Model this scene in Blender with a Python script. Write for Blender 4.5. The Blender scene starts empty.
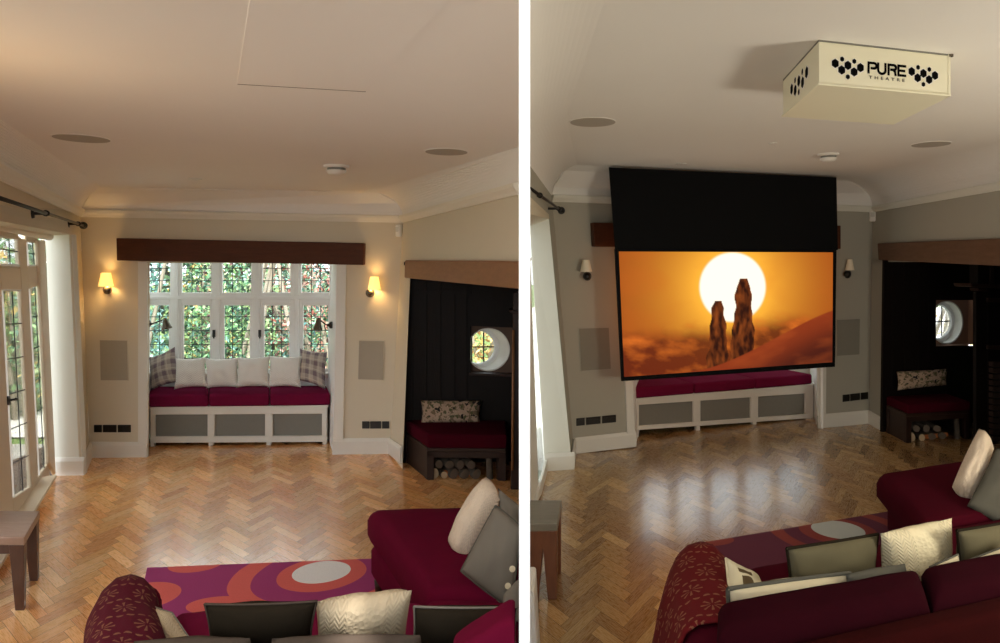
import bpy, bmesh, math, random
from mathutils import Vector, noise
random.seed(7)
scene = bpy.context.scene
COL = scene.collection
E, F, PU, PV = 1.84, 700.0, 560.0, 262.0       # eye height, focal length and principal point (pixels)

# ------------------------------------------------------------------ camera
cam = bpy.data.cameras.new('camera')
cam.sensor_width = 36.0
cam.lens = F * 36.0 / 1000.0
cam.shift_x = -(PU - 500.0) / 1000.0
cam.shift_y = -(321.5 - PV) / 1000.0
cam.clip_start = 0.05
camo = bpy.data.objects.new('camera', cam)
COL.objects.link(camo)
camo.location = (0, 0, E)
camo.rotation_euler = (math.pi / 2, 0, 0)
scene.camera = camo

# ------------------------------------------------------------------ measuring helpers
def V(*a): return Vector(a)
def ony(u, v, y): return V((u - PU) / F * y, y, E + (PV - v) / F * y)
def onz(u, v, z):
    y = (E - z) * F / (v - PV)
    return V((u - PU) / F * y, y, z)
class Plane:
    """a vertical plane given by two plan points"""
    def __init__(s, p, q):
        s.p = V(p[0], p[1], 0); d = V(q[0] - p[0], q[1] - p[1], 0).normalized()
        s.d = d; n = V(d.y, -d.x, 0)
        if n.dot(-s.p) < 0: n = -n
        s.n = n
    def at(s, u, v, off=0.0):
        r = V((u - PU) / F, 1, (PV - v) / F)
        t = ((s.p + s.n * off).dot(s.n)) / r.dot(s.n)
        return V(0, 0, E) + r * t
    def par(s, off):
        a = s.p + s.n * off; b = a + s.d
        return Plane((a.x, a.y), (b.x, b.y))
    def y_at(s, x): return s.p.y + s.d.y / s.d.x * (x - s.p.x)

class MB:
    """collects shapes that become ONE mesh object"""
    def __init__(s): s.v = []; s.f = []; s.uv = {}; s.col = {}
    def add(s, vs, fs, col=None, uv=None):
        b = len(s.v); s.v += [Vector(x) for x in vs]
        for i, f in enumerate(fs):
            k = len(s.f); s.f.append([b + j for j in f])
            if col is not None: s.col[k] = col[i] if isinstance(col, list) else col
            if uv is not None: s.uv[k] = [uv[j] for j in f]
        return s
    def prism(s, front, ext, col=None):
        n = len(front); back = [p + ext for p in front]
        fs = [list(range(n)), list(range(2 * n - 1, n - 1, -1))]
        for i in range(n): fs.append([i, i + n, (i + 1) % n + n, (i + 1) % n][::-1])
        return s.add(front + back, fs, col)
    def slab(s, pl, poly, off=0.0, th=0.02, col=None):
        return s.prism([pl.at(u, v, off) for u, v in poly], -pl.n * th, col)
    def rect(s, pl, u0, v0, u1, v1, off=0.0, th=0.02, col=None):
        return s.slab(pl, [(u0, v0), (u1, v0), (u1, v1), (u0, v1)], off, th, col)
    def box(s, c, d, col=None):
        x, y, z = d[0] / 2, d[1] / 2, d[2] / 2
        return s.prism([V(c[0] - x, c[1] - y, c[2] - z), V(c[0] + x, c[1] - y, c[2] - z), V(c[0] + x, c[1] + y, c[2] - z), V(c[0] - x, c[1] + y, c[2] - z)], V(0, 0, d[2]), col)
    def hexa(s, bot, top):
        return s.add(list(bot) + list(top), [[3, 2, 1, 0], [4, 5, 6, 7], [0, 1, 5, 4], [1, 2, 6, 5], [2, 3, 7, 6], [3, 0, 4, 7]])
    def tube(s, pts, r, seg=10, cap=True):
        pts = [Vector(p) for p in pts]; rings = []
        rr = r if isinstance(r, (list, tuple)) else [r] * len(pts)
        for i, p in enumerate(pts):
            d = (pts[min(i + 1, len(pts) - 1)] - pts[max(i - 1, 0)]).normalized()
            a = d.cross(V(0, 0, 1) if abs(d.z) < .9 else V(1, 0, 0)).normalized(); b = d.cross(a)
            rings.append([p + (a * math.cos(t) + b * math.sin(t)) * rr[i] for t in [2 * math.pi * k / seg for k in range(seg)]])
        vs = [q for g in rings for q in g]; fs = []
        for i in range(len(pts) - 1):
            for k in range(seg):
                fs.append([i * seg + k, i * seg + (k + 1) % seg, (i + 1) * seg + (k + 1) % seg, (i + 1) * seg + k])
        if cap:
            fs.append(list(range(seg))[::-1]); fs.append([(len(pts) - 1) * seg + k for k in range(seg)])
        return s.add(vs, fs)
    def ball(s, c, r, seg=14, rings=8, sz=1.0):
        c = Vector(c); vs = [c + V(0, 0, r * sz)]; fs = []
        for i in range(1, rings):
            a = math.pi * i / rings
            for k in range(seg):
                t = 2 * math.pi * k / seg
                vs.append(c + V(r * math.sin(a) * math.cos(t), r * math.sin(a) * math.sin(t), r * sz * math.cos(a)))
        vs.append(c - V(0, 0, r * sz)); L = len(vs) - 1
        for k in range(seg):
            fs.append([0, 1 + k, 1 + (k + 1) % seg]); b = 1 + (rings - 2) * seg
            fs.append([L, b + (k + 1) % seg, b + k])
            for i in range(rings - 2):
                a = 1 + i * seg; fs.append([a + k, a + seg + k, a + seg + (k + 1) % seg, a + (k + 1) % seg])
        return s.add(vs, fs)
    def lathe(s, c, prof, seg=28, axis=V(0, 0, 1), cap=True):
        """prof: list of (radius, height along axis)"""
        axis = axis.normalized(); a = axis.cross(V(0, 0, 1) if abs(axis.z) < .9 else V(1, 0, 0)).normalized(); b = axis.cross(a); c = Vector(c)
        vs = []; fs = []
        for r, h in prof:
            for k in range(seg):
                t = 2 * math.pi * k / seg; vs.append(c + axis * h + (a * math.cos(t) + b * math.sin(t)) * r)
        for i in range(len(prof) - 1):
            for k in range(seg):
                fs.append([i * seg + k, i * seg + (k + 1) % seg, (i + 1) * seg + (k + 1) % seg, (i + 1) * seg + k])
        if cap and prof[0][0] > 1e-4: fs.append(list(range(seg))[::-1])
        if cap and prof[-1][0] > 1e-4: fs.append([(len(prof) - 1) * seg + k for k in range(seg)])
        return s.add(vs, fs)

def thing(name, label, cat, loc, group=None):
    o = bpy.data.objects.new(name, None); COL.objects.link(o); o.location = loc
    o.empty_display_size = 0.1
    return tag(o, label, cat, group)
def tag(o, label=None, cat=None, group=None, kind=None):
    if label: o['label'] = label
    if cat: o['category'] = cat
    if group: o['group'] = group
    if kind: o['kind'] = kind
    return o
def base_of(o):
    l = Vector((0, 0, 0))
    while o is not None: l = l + o.location; o = o.parent
    return l
def obj(name, mb, mat, parent=None, smooth=False, bevel=0, seg=2, label=None, weld=False, sub=0, origin=None):
    off = base_of(parent) if parent else Vector((0, 0, 0))
    if parent is None and mb.v:
        if origin is None:
            lo = [min(v[i] for v in mb.v) for i in range(3)]; hi = [max(v[i] for v in mb.v) for i in range(3)]
            origin = V((lo[0] + hi[0]) / 2, (lo[1] + hi[1]) / 2, lo[2])
        off = Vector(origin)
    me = bpy.data.meshes.new(name)
    me.from_pydata([tuple(v - off) for v in mb.v], [], mb.f)
    if mb.col:
        ca = me.color_attributes.new('Col', 'FLOAT_COLOR', 'CORNER'); k = 0
        for p in me.polygons:
            c = mb.col.get(p.index, (1, 1, 1))
            for j in range(p.loop_total):
                cc = c[j] if isinstance(c[0], (tuple, list)) else c
                ca.data[p.loop_start + j].color = (cc[0], cc[1], cc[2], 1)
    if mb.uv:
        ul = me.uv_layers.new(name='UVMap')
        for p in me.polygons:
            if p.index in mb.uv:
                for j, q in enumerate(mb.uv[p.index]): ul.data[p.loop_start + j].uv = q
    bm = bmesh.new(); bm.from_mesh(me)
    if weld: bmesh.ops.remove_doubles(bm, verts=bm.verts, dist=1e-4)
    bmesh.ops.recalc_face_normals(bm, faces=bm.faces)
    bm.to_mesh(me); bm.free()
    me.materials.append(mat)
    for p in me.polygons: p.use_smooth = bool(smooth)
    o = bpy.data.objects.new(name, me); COL.objects.link(o)
    if parent: o.parent = parent
    else: o.location = off
    if bevel:
        m = o.modifiers.new('bevel', 'BEVEL'); m.width = bevel; m.segments = seg; m.limit_method = 'ANGLE'; m.angle_limit = math.radians(35)
    if sub:
        m = o.modifiers.new('sub', 'SUBSURF'); m.levels = sub; m.render_levels = sub
    if label: o['label'] = label
    return o
def struct(name, mb, mat, parent=None, **k):
    o = obj(name, mb, mat, parent, **k)
    if parent is None: o['kind'] = 'structure'
    return o

# ------------------------------------------------------------------ materials
def lin(c):
    def g(x):
        x /= 255.0
        return x / 12.92 if x <= .04045 else ((x + .055) / 1.055) ** 2.4
    return (g(c[0]), g(c[1]), g(c[2]), 1)
class N:
    """a node socket with arithmetic"""
    nt = None
    def __init__(s, sock): s.s = sock
    @staticmethod
    def m(op, *a):
        n = N.nt.nodes.new('ShaderNodeMath'); n.operation = op
        for i, x in enumerate(a):
            if isinstance(x, N): N.nt.links.new(x.s, n.inputs[i])
            else: n.inputs[i].default_value = x
        return N(n.outputs[0])
    def __add__(s, o): return N.m('ADD', s, o)
    def __sub__(s, o): return N.m('SUBTRACT', s, o)
    def __mul__(s, o): return N.m('MULTIPLY', s, o)
    def __truediv__(s, o): return N.m('DIVIDE', s, o)
    def gt(s, o): return N.m('GREATER_THAN', s, o)
    def lt(s, o): return N.m('LESS_THAN', s, o)
def node(t, **k):
    n = N.nt.nodes.new(t)
    for a, b in k.items(): setattr(n, a, b)
    return n
def link(a, b): N.nt.links.new(a.s if isinstance(a, N) else a, b)
def mixc(fac, a, b):
    n = node('ShaderNodeMix', data_type='RGBA')
    for x, i in ((fac, 0), (a, 6), (b, 7)):
        if isinstance(x, N) or hasattr(x, 'is_output'): link(x, n.inputs[i])
        else: n.inputs[i].default_value = x
    return N(n.outputs[2])
def begin(name, rough=.6, **k):
    m = bpy.data.materials.new(name); m.use_nodes = True; N.nt = m.node_tree
    p = m.node_tree.nodes['Principled BSDF']; p.inputs['Roughness'].default_value = rough
    for a, b in k.items(): p.inputs[a.replace('_', ' ')].default_value = b
    return m, p
def coords(kind='Object', scale=(1, 1, 1)):
    t = node('ShaderNodeTexCoord'); mp = node('ShaderNodeMapping'); mp.inputs['Scale'].default_value = scale
    link(t.outputs[kind], mp.inputs['Vector']); return mp.outputs[0]
def noise_tex(vec, scale, detail=3):
    n = node('ShaderNodeTexNoise'); n.inputs['Scale'].default_value = scale; n.inputs['Detail'].default_value = detail
    link(vec, n.inputs['Vector']); return N(n.outputs['Fac'])
def bump(p, h, strength=.2, dist=.01):
    b = node('ShaderNodeBump'); b.inputs['Strength'].default_value = strength; b.inputs['Distance'].default_value = dist
    link(h, b.inputs['Height']); link(b.outputs[0], p.inputs['Normal'])
def plain(name, c, rough=.6, var=.08, scale=6, bmp=.05, bscale=60, **k):
    m, p = begin(name, rough, **k); c = lin(c); v = coords()
    a = tuple(x * (1 - var) for x in c[:3]) + (1,); b = tuple(min(1, x * (1 + var)) for x in c[:3]) + (1,)
    link(mixc(noise_tex(v, scale), a, b), p.inputs['Base Color'])
    if bmp: bump(p, noise_tex(v, bscale), bmp, .004)
    return m
def wood(name, c1, c2, scale=(2, 2, 2), rough=.45, bmp=.15, spec=.5):
    m, p = begin(name, rough, Specular_IOR_Level=spec); v = coords('Object', scale)
    n1 = noise_tex(v, 4, 6); n2 = noise_tex(v, 18, 4)
    link(mixc(n1 * .65 + n2 * .35, lin(c1), lin(c2)), p.inputs['Base Color']); bump(p, n1 + n2, bmp, .006)
    return m
def fabric(name, c, var=.18, weave=220, rough=1.0, sheen=.0, bmp=.25):
    m, p = begin(name, rough, Specular_IOR_Level=.04); c = lin(c); v = coords()
    a = tuple(x * (1 - var) for x in c[:3]) + (1,); b = tuple(min(1, x * (1 + var)) for x in c[:3]) + (1,)
    link(mixc(noise_tex(v, 9, 4), a, b), p.inputs['Base Color'])
    p.inputs['Sheen Weight'].default_value = sheen; p.inputs['Sheen Roughness'].default_value = .4
    bump(p, noise_tex(v, weave, 2), bmp, .003)
    return m
def emis(name, c, s):
    m, p = begin(name, .6); p.inputs['Base Color'].default_value = lin(c)
    p.inputs['Emission Color'].default_value = lin(c); p.inputs['Emission Strength'].default_value = s
    return m
def attr_mat(name, rough=.7, emit=0, spec=.3):
    m, p = begin(name, rough); a = node('ShaderNodeVertexColor', layer_name='Col')
    p.inputs['Specular IOR Level'].default_value = spec
    if emit:
        p.inputs['Base Color'].default_value = (.01, .01, .01, 1); link(a.outputs[0], p.inputs['Emission Color']); p.inputs['Emission Strength'].default_value = emit
    else: link(a.outputs[0], p.inputs['Base Color'])
    return m
M = {}
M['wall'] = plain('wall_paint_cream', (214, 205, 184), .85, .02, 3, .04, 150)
M['ceil'] = plain('ceiling_paint', (240, 237, 233), .9, .02, 2, .03, 120)
M['ceilB'] = plain('ceiling_paint_pale', (236, 234, 230), .9, .02, 2, .03, 120)
M['white'] = plain('white_gloss_paint', (228, 226, 218), .45, .02, 4, .02, 90)
M['bright'] = plain('bright_white_paint', (252, 252, 252), .8, .0, 4, .0)
M['frame'] = plain('window_frame_paint', (244, 245, 243), .4, .02, 4, .02, 90)
M['stone'] = plain('door_frame_paint', (222, 206, 180), .5, .03, 4, .03, 90)
M['grille'] = plain('grey_grille_cloth', (128, 127, 120), .85, .05, 30, .3, 500)
M['spk'] = plain('ceiling_speaker_cloth', (176, 170, 160), .85, .03, 30, .1, 500)
M['wallB'] = plain('wall_paint_cream_dim', (174, 171, 158), .85, .02, 3, .04, 150)  # same cream paint, darkened for the dimmer light in the screen room
M['panelB'] = plain('speaker_panel_grey', (138, 135, 124), .85, .03, 30, .1, 500)
M['revealB'] = plain('reveal_paint', (226, 226, 216), .8, .02, 3, .04, 150)  # whiter than the walls: daylight on the reveals put into the colour
M['panel'] = plain('speaker_panel_paint', (170, 162, 146), .85, .03, 30, .1, 500)
M['black'] = plain('black_metal', (14, 13, 13), .4, .1, 20, .02)
M['lead'] = plain('lead_came', (40, 42, 46), .5, .1, 20, .02)
M['chrome'] = plain('dark_chrome', (120, 112, 100), .25, .05, 20, .0, Metallic=.9)
M['beam'] = wood('dark_oak_beam', (54, 25, 13), (98, 53, 29), (1.2, 8, 8), .55, .3, .25)
M['beam2'] = wood('brown_oak_beam', (112, 74, 46), (164, 116, 76), (2, 2, 9), .55, .35)
M['beamB'] = wood('aged_oak_beam', (76, 50, 36), (124, 92, 70), (4, 1.5, 9), .55, .35, .3)
M['panelling'] = wood('near_black_panelling', (12, 8, 6), (25, 16, 12), (9, 9, 1), .6, .2, .2)
M['benchwood'] = wood('dark_bench_wood', (34, 20, 15), (58, 37, 27), (4, 4, 2), .5, .15, .3)
M['table'] = wood('walnut_table', (84, 50, 34), (140, 98, 74), (2, 9, 2), .35, .15)
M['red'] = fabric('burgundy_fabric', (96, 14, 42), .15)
M['redB'] = fabric('burgundy_fabric_dim', (66, 9, 24), .15)  # burgundy darkened for the dim inglenooks and the dimmer screen room
M['redlight'] = fabric('seat_cushion_burgundy', (110, 22, 56), .15)
M['redback'] = fabric('rust_burgundy_fabric', (46, 9, 9), .15)
M['redcush'] = fabric('dark_wine_fabric', (42, 6, 15), .15)
M['olive'] = fabric('dark_olive_fabric', (40, 34, 26), .15)
M['umber'] = fabric('dark_taupe_wool', (78, 68, 60), .15)
M['oliveB'] = fabric('grey_olive_fabric', (98, 92, 72), .12)
M['grey'] = fabric('grey_linen', (122, 116, 106), .12)
M['greydark'] = fabric('charcoal_grey_linen', (92, 90, 82), .12)
M['cream'] = fabric('cream_linen', (214, 202, 172), .08)
M['plaster'] = plain('inglenook_plaster', (98, 78, 66), .9, .08, 6, .2, 40)
M['plastic'] = plain('white_plastic', (232, 230, 224), .45, .01, 4, .0)
M['tile'] = plain('terracotta_hearth', (120, 62, 44), .7, .15, 9, .2, 40)
M['ground'] = plain('lawn', (96, 120, 58), .95, .3, 3, .5, 40)
M['path_and_bright_ground'] = plain('paving', (150, 146, 138), .9, .1, 3, .3, 20)
M['leaf'] = attr_mat('leaves', .6)
M['bark'] = wood('pale_bark', (120, 108, 92), (196, 186, 168), (3, 3, 1), .8, .4)
M['logbark'] = wood('log_bark', (52, 44, 38), (104, 92, 80), (6, 6, 6), .9, .6)
M['logend'] = plain('log_end_grain', (196, 172, 140), .9, .1, 30, .2, 80)
M['logdim'] = plain('weathered_end_grain', (104, 90, 78), .9, .15, 30, .2, 80)
M['orangewood'] = plain('orange_split_wood', (206, 122, 70), .8, .1, 12, .2, 60)
M['boxpaint'] = plain('projector_box_cream', (233, 229, 204), .5, .01, 4, .02, 90)
M['matteblack'] = plain('matte_black_screen_drop', (10, 11, 13), .9, .05, 9, .02, 60, Specular_IOR_Level=.2)
M['ink'] = plain('black_ink', (7, 7, 8), .95, .05, 9, .0, 60, Specular_IOR_Level=.05)
M['sockets'] = plain('black_socket_plate', (18, 16, 15), .3, .1, 20, .0)
M['kettle'] = plain('pale_enamel', (206, 206, 198), .5, .03, 5, .02)

def glass_mat():
    m = bpy.data.materials.new('window_glass'); m.use_nodes = True; N.nt = m.node_tree; nt = m.node_tree
    nt.nodes.remove(nt.nodes['Principled BSDF']); out = nt.nodes['Material Output']
    t = node('ShaderNodeBsdfTransparent'); t.inputs[0].default_value = (.96, .98, .98, 1)
    g = node('ShaderNodeBsdfGlossy'); g.inputs['Roughness'].default_value = .03
    fr = node('ShaderNodeFresnel'); mx = node('ShaderNodeMixShader'); link(N(fr.outputs[0]) * .6, mx.inputs[0])
    link(t.outputs[0], mx.inputs[1]); link(g.outputs[0], mx.inputs[2]); link(mx.outputs[0], out.inputs[0])
    return m
M['glass'] = glass_mat()

def shade_mat(name, c, s):
    m, p = begin(name, .8); p.inputs['Base Color'].default_value = lin((238, 228, 205))
    if s:
        p.inputs['Emission Color'].default_value = lin(c); p.inputs['Emission Strength'].default_value = s
    return m
M['shade_on'] = shade_mat('lit_lamp_shade', (255, 190, 92), 1.5)
M['shade_off'] = shade_mat('cream_lamp_shade', (255, 220, 160), 0)

def parquet(name, tint):
    m, p = begin(name, .3); a = node('ShaderNodeVertexColor', layer_name='Col'); v = coords('UV', (3, 40, 1))
    n1 = noise_tex(v, 1.6, 5); n2 = noise_tex(coords('UV', (1, 6, 1)), 2.5, 3)
    g = n1 * .5 + n2 * .5
    dark = node('ShaderNodeMix', data_type='RGBA', blend_type='MULTIPLY'); dark.inputs[0].default_value = 1
    link(a.outputs[0], dark.inputs[6]); link(mixc(g, (.8, .77, .72, 1), (1.14, 1.12, 1.08, 1)), dark.inputs[7])
    t2 = node('ShaderNodeMix', data_type='RGBA', blend_type='MULTIPLY'); t2.inputs[0].default_value = 1
    link(dark.outputs[2], t2.inputs[6]); t2.inputs[7].default_value = tint
    link(t2.outputs[2], p.inputs['Base Color']); link(n1 * .16 + .2, p.inputs['Roughness']); bump(p, n1, .06, .002)
    p.inputs['Coat Weight'].default_value = .55; p.inputs['Coat Roughness'].default_value = .16
    return m
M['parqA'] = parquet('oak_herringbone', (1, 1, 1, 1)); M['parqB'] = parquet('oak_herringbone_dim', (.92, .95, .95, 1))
M['gap'] = plain('floor_gap', (60, 38, 24), .8, .05)

def ellipses(name, base, specs, rough=.95):
    """flat woven pattern: ellipses in the object's plan, later ones on top. spec = (x,y,rx,ry,angle,rgb)"""
    m, p = begin(name, rough); t = node('ShaderNodeTexCoord'); sp = node('ShaderNodeSeparateXYZ'); link(t.outputs['Object'], sp.inputs[0])
    X, Y = N(sp.outputs[0]), N(sp.outputs[1]); wob = noise_tex(t.outputs['Object'], 2.5, 1) * .24 - .12
    col = lin(base)
    for (x, y, rx, ry, an, c) in specs:
        ca, sa = math.cos(an), math.sin(an)
        dx, dy = X - x, Y - y
        a = (dx * ca + dy * sa) / rx; b = (dy * ca - dx * sa) / ry
        col = mixc((a * a + b * b + wob).lt(1.0), col, lin(c))
    fz = noise_tex(t.outputs['Object'], 160, 2)
    mu = node('ShaderNodeMix', data_type='RGBA', blend_type='MULTIPLY'); mu.inputs[0].default_value = 1
    if isinstance(col, N): link(col, mu.inputs[6])
    link(mixc(fz, (.78, .78, .78, 1), (1.15, 1.15, 1.15, 1)), mu.inputs[7])
    link(mu.outputs[2], p.inputs['Base Color']); bump(p, fz, .4, .004)
    return m
def plaid_mat():
    m, p = begin('plaid_wool', .95); t = node('ShaderNodeTexCoord'); sp = node('ShaderNodeSeparateXYZ'); link(t.outputs['UV'], sp.inputs[0])
    def stripes(q, k, ph, w): return N.m('FRACT', q * k + ph).lt(w)
    X, Y = N(sp.outputs[0]), N(sp.outputs[1])
    a = (stripes(X, 3.2, .1, .42) + stripes(Y, 3.2, .3, .42)) * .5
    b = (stripes(X, 3.2, .55, .1) + stripes(Y, 3.2, .75, .1)) * .5
    col = mixc(a, lin((186, 176, 164)), lin((122, 106, 112)))
    col = mixc(b, col, lin((208, 198, 180)))
    link(col, p.inputs['Base Color']); bump(p, noise_tex(coords('UV'), 120, 2), .3, .003)
    return m
M['plaid'] = plaid_mat()
def knit_mat(name, c, kind):
    m, p = begin(name, .95); t = node('ShaderNodeTexCoord'); sp = node('ShaderNodeSeparateXYZ'); link(t.outputs['UV'], sp.inputs[0])
    X, Y = N(sp.outputs[0]), N(sp.outputs[1])
    if kind == 'chevron':
        tri = N.m('PINGPONG', X * 4.0, .5); h = N.m('SINE', (Y * 14.0 + tri * 3.0) * 6.283)
    else:
        tri = N.m('PINGPONG', X * 9.0, .5); chev = N.m('SINE', (Y * 16.0 + tri * 2.6) * 6.283)
        vo = node('ShaderNodeTexVoronoi'); vo.inputs['Scale'].default_value = 20; link(t.outputs['UV'], vo.inputs['Vector'])
        inm = N.m('ABSOLUTE', X - .55).lt(.2); h = chev * (N.m('SUBTRACT', 1.0, inm)) + N(vo.outputs['Distance']) * inm * 2.6
    c = lin(c); d = tuple(x * .86 for x in c[:3]) + (1,)
    link(mixc(h * .5 + .5, d, c), p.inputs['Base Color']); bump(p, h + noise_tex(coords('UV'), 90, 2) * .5, .4, .005)
    return m
M['herring'] = knit_mat('white_chevron_wool', (244, 240, 234), 'chevron')
M['knit'] = knit_mat('cream_cable_knit', (196, 178, 148), 'cable')
M['knitB'] = knit_mat('pale_cable_knit', (226, 214, 180), 'cable')
M['knitw'] = knit_mat('white_cable_knit', (228, 210, 188), 'cable')
def scene_print(name, base, blots):
    m, p = begin(name, .95); v = coords('UV', (3.2, 1.2, 1)); col = lin(base)
    for sc, th, c in blots:
        col = mixc(noise_tex(v, sc, 3).gt(th), col, lin(c))
    link(col, p.inputs['Base Color']); return m
M['print'] = scene_print('printed_tapestry', (176, 150, 128), [(3.1, .55, (118, 100, 76)), (5.2, .58, (84, 84, 52)), (2.3, .6, (24, 22, 20)), (8.0, .66, (206, 180, 160))])
def throw_mat(name, c, motif):
    m, p = begin(name, .9); t = node('ShaderNodeTexCoord'); sp = node('ShaderNodeSeparateXYZ'); link(t.outputs['UV'], sp.inputs[0])
    X, Y = N(sp.outputs[0]), N(sp.outputs[1])
    row = N.m('FLOOR', Y * 5.0); xs = X * 5.0 + N.m('FRACT', row * .5) ; ys = Y * 5.0
    fx, fy = N.m('FRACT', xs) - .5, N.m('FRACT', ys) - .5
    r = N.m('SQRT', fx * fx + fy * fy); th = N.m('ARCTAN2', fy, fx)
    star = r.lt(.3) * r.gt(.06) * N.m('COSINE', th * 8.0).gt(.5)
    gx, gy = N.m('FRACT', xs * 1.0 + .5) - .5, N.m('FRACT', ys + .5) - .5
    d1 = N.m('SQRT', (gx - .12) * (gx - .12) + gy * gy).lt(.09); d2 = N.m('SQRT', (gx + .12) * (gx + .12) + gy * gy).lt(.09)
    mk = N.m('MINIMUM', star + d1 + d2, 1.0) * (noise_tex(t.outputs['UV'], 40, 2) * .7 + .25)
    link(mixc(mk, lin(c), lin(motif)), p.inputs['Base Color']); p.inputs['Specular IOR Level'].default_value = .15
    bump(p, noise_tex(t.outputs['UV'], 60, 3), .2, .006); return m
M['throwA'] = throw_mat('starred_throw', (76, 12, 30), (136, 98, 72)); M['throwB'] = throw_mat('starred_throw_red', (92, 16, 20), (142, 100, 74))

# ------------------------------------------------------------------ more shape helpers
class Plane3(Plane):
    """a plane through three points; n looks at the camera"""
    def __init__(s, a, b, c):
        a, b, c = Vector(a), Vector(b), Vector(c)
        n = (b - a).cross(c - a).normalized()
        if n.dot(V(0, 0, E) - a) < 0: n = -n
        s.q, s.n = a, n
    def at(s, u, v, off=0.0):
        r = V((u - PU) / F, 1, (PV - v) / F)
        t = ((s.q + s.n * off - V(0, 0, E)).dot(s.n)) / r.dot(s.n)
        return V(0, 0, E) + r * t
def part_x(y, side): return -.0507 * y + side * .0125      # the faces of the white divide
def pillow_mb(c, T, conc=.05, n=16, seed=0, wr=.05):
    """a filled cushion: c = TL, TR, BR, BL corners, T = thickness"""
    TL, TR, BR, BL = [Vector(x) for x in c]
    nrm = (TR - TL).cross(BL - TL).normalized(); L = (TR - TL).length; H = (BL - TL).length
    mb = MB(); rnd = V(seed * 3.7, seed * 1.3, seed)
    def pos(i, j, sgn):
        s, t = i / n, j / n; a, b = 2 * s - 1, 2 * t - 1
        s2 = .5 + .5 * a * (1 - conc * (1 - b * b)); t2 = .5 + .5 * b * (1 - conc * (1 - a * a))
        p = TL.lerp(TR, s2).lerp(BL.lerp(BR, s2), t2)
        pr = max(0.0, (1 - a * a) * (1 - b * b)) ** .42
        w = noise.noise(V(s * 4, t * 4, 0) + rnd) * wr * T * 2 * pr
        return p + nrm * sgn * (T / 2 * pr + w)
    idx = {}
    for sg in (1, -1):
        for i in range(n + 1):
            for j in range(n + 1):
                edge = i in (0, n) or j in (0, n)
                if edge and sg == -1: idx[(i, j, -1)] = idx[(i, j, 1)]; continue
                idx[(i, j, sg)] = len(mb.v); mb.v.append(pos(i, j, sg))
    for sg in (1, -1):
        for i in range(n):
            for j in range(n):
                q = [(i, j), (i + 1, j), (i + 1, j + 1), (i, j + 1)]
                if sg == -1: q = q[::-1]
                mb.uv[len(mb.f)] = [(a / n, 1 - b / n) for a, b in q]
                mb.f.append([idx[(a, b, sg)] for a, b in q])
    mb.rim = [mb.v[idx[(i, 0, 1)]] for i in range(n + 1)] + [mb.v[idx[(n, j, 1)]] for j in range(1, n + 1)] + \
             [mb.v[idx[(i, n, 1)]] for i in range(n - 1, -1, -1)] + [mb.v[idx[(0, j, 1)]] for j in range(n - 1, -1, -1)]
    return mb
def cushion(name, label, cat, c, T, mat, group=None, piping=None, seed=0, conc=.05, wr=.05, pr=.006):
    mb = pillow_mb(c, T, conc, 18, seed, wr)
    ctr = sum(mb.v, Vector((0, 0, 0))) / len(mb.v); ctr.z = min(v.z for v in mb.v)
    if piping is None:
        o = obj(name, mb, mat, smooth=True, origin=ctr); tag(o, label, cat, group); return o
    t = thing(name, label, cat, ctr, group)
    obj('cover', mb, mat, t, smooth=True)
    pb = MB(); pb.tube(mb.rim, pr, 6, cap=False); obj('piping', pb, piping, t, smooth=True)
    return t
def leaves(name, c, r, n, size, pal, parent=None, boxy=False):
    mb = MB(); c = Vector(c)
    for _ in range(n):
        while True:
            p = V(random.uniform(-1, 1), random.uniform(-1, 1), random.uniform(-1, 1))
            if boxy or p.length <= 1: break
        p = c + V(p.x * r[0], p.y * r[1], p.z * r[2])
        a = V(random.gauss(0, 1), random.gauss(0, 1), random.gauss(0, 1)).normalized()
        b = a.cross(V(random.gauss(0, 1), random.gauss(0, 1), random.gauss(0, 1))).normalized()
        s = size * random.uniform(.6, 1.4); cc = lin(random.choice(pal)); k = random.uniform(.75, 1.2)
        cc = tuple(x * k for x in cc[:3])
        mb.add([p - a * s, p + b * s * .45, p + a * s, p - b * s * .45], [[0, 1, 2, 3]], cc)
    return obj(name, mb, M['leaf'], parent)
def shrub(name, label, c, r, n, size, pal, group, stems=4, boxy=False):
    t = thing(name, label, 'shrub', (c[0], c[1], -.12), group)
    leaves('foliage', c, r, n, size, pal, t, boxy)
    for k in range(stems):
        mb = MB(); a = random.uniform(-.8, .8)
        x0 = c[0] + random.uniform(-.5, .5) * r[0]; y0 = c[1] + random.uniform(-.4, .1) * r[1]
        mb.tube([(x0, y0, -.12), (x0 + a * .3, y0, c[2] * .6), (x0 + a * .9, y0 - .1, c[2] + r[2] * .55), (x0 + a * 1.5, y0 - .1, c[2] + r[2] * .95)], [.035, .03, .022, .01], 6)
        obj('stem', mb, M['bark'], t, smooth=True)
    return t

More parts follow.
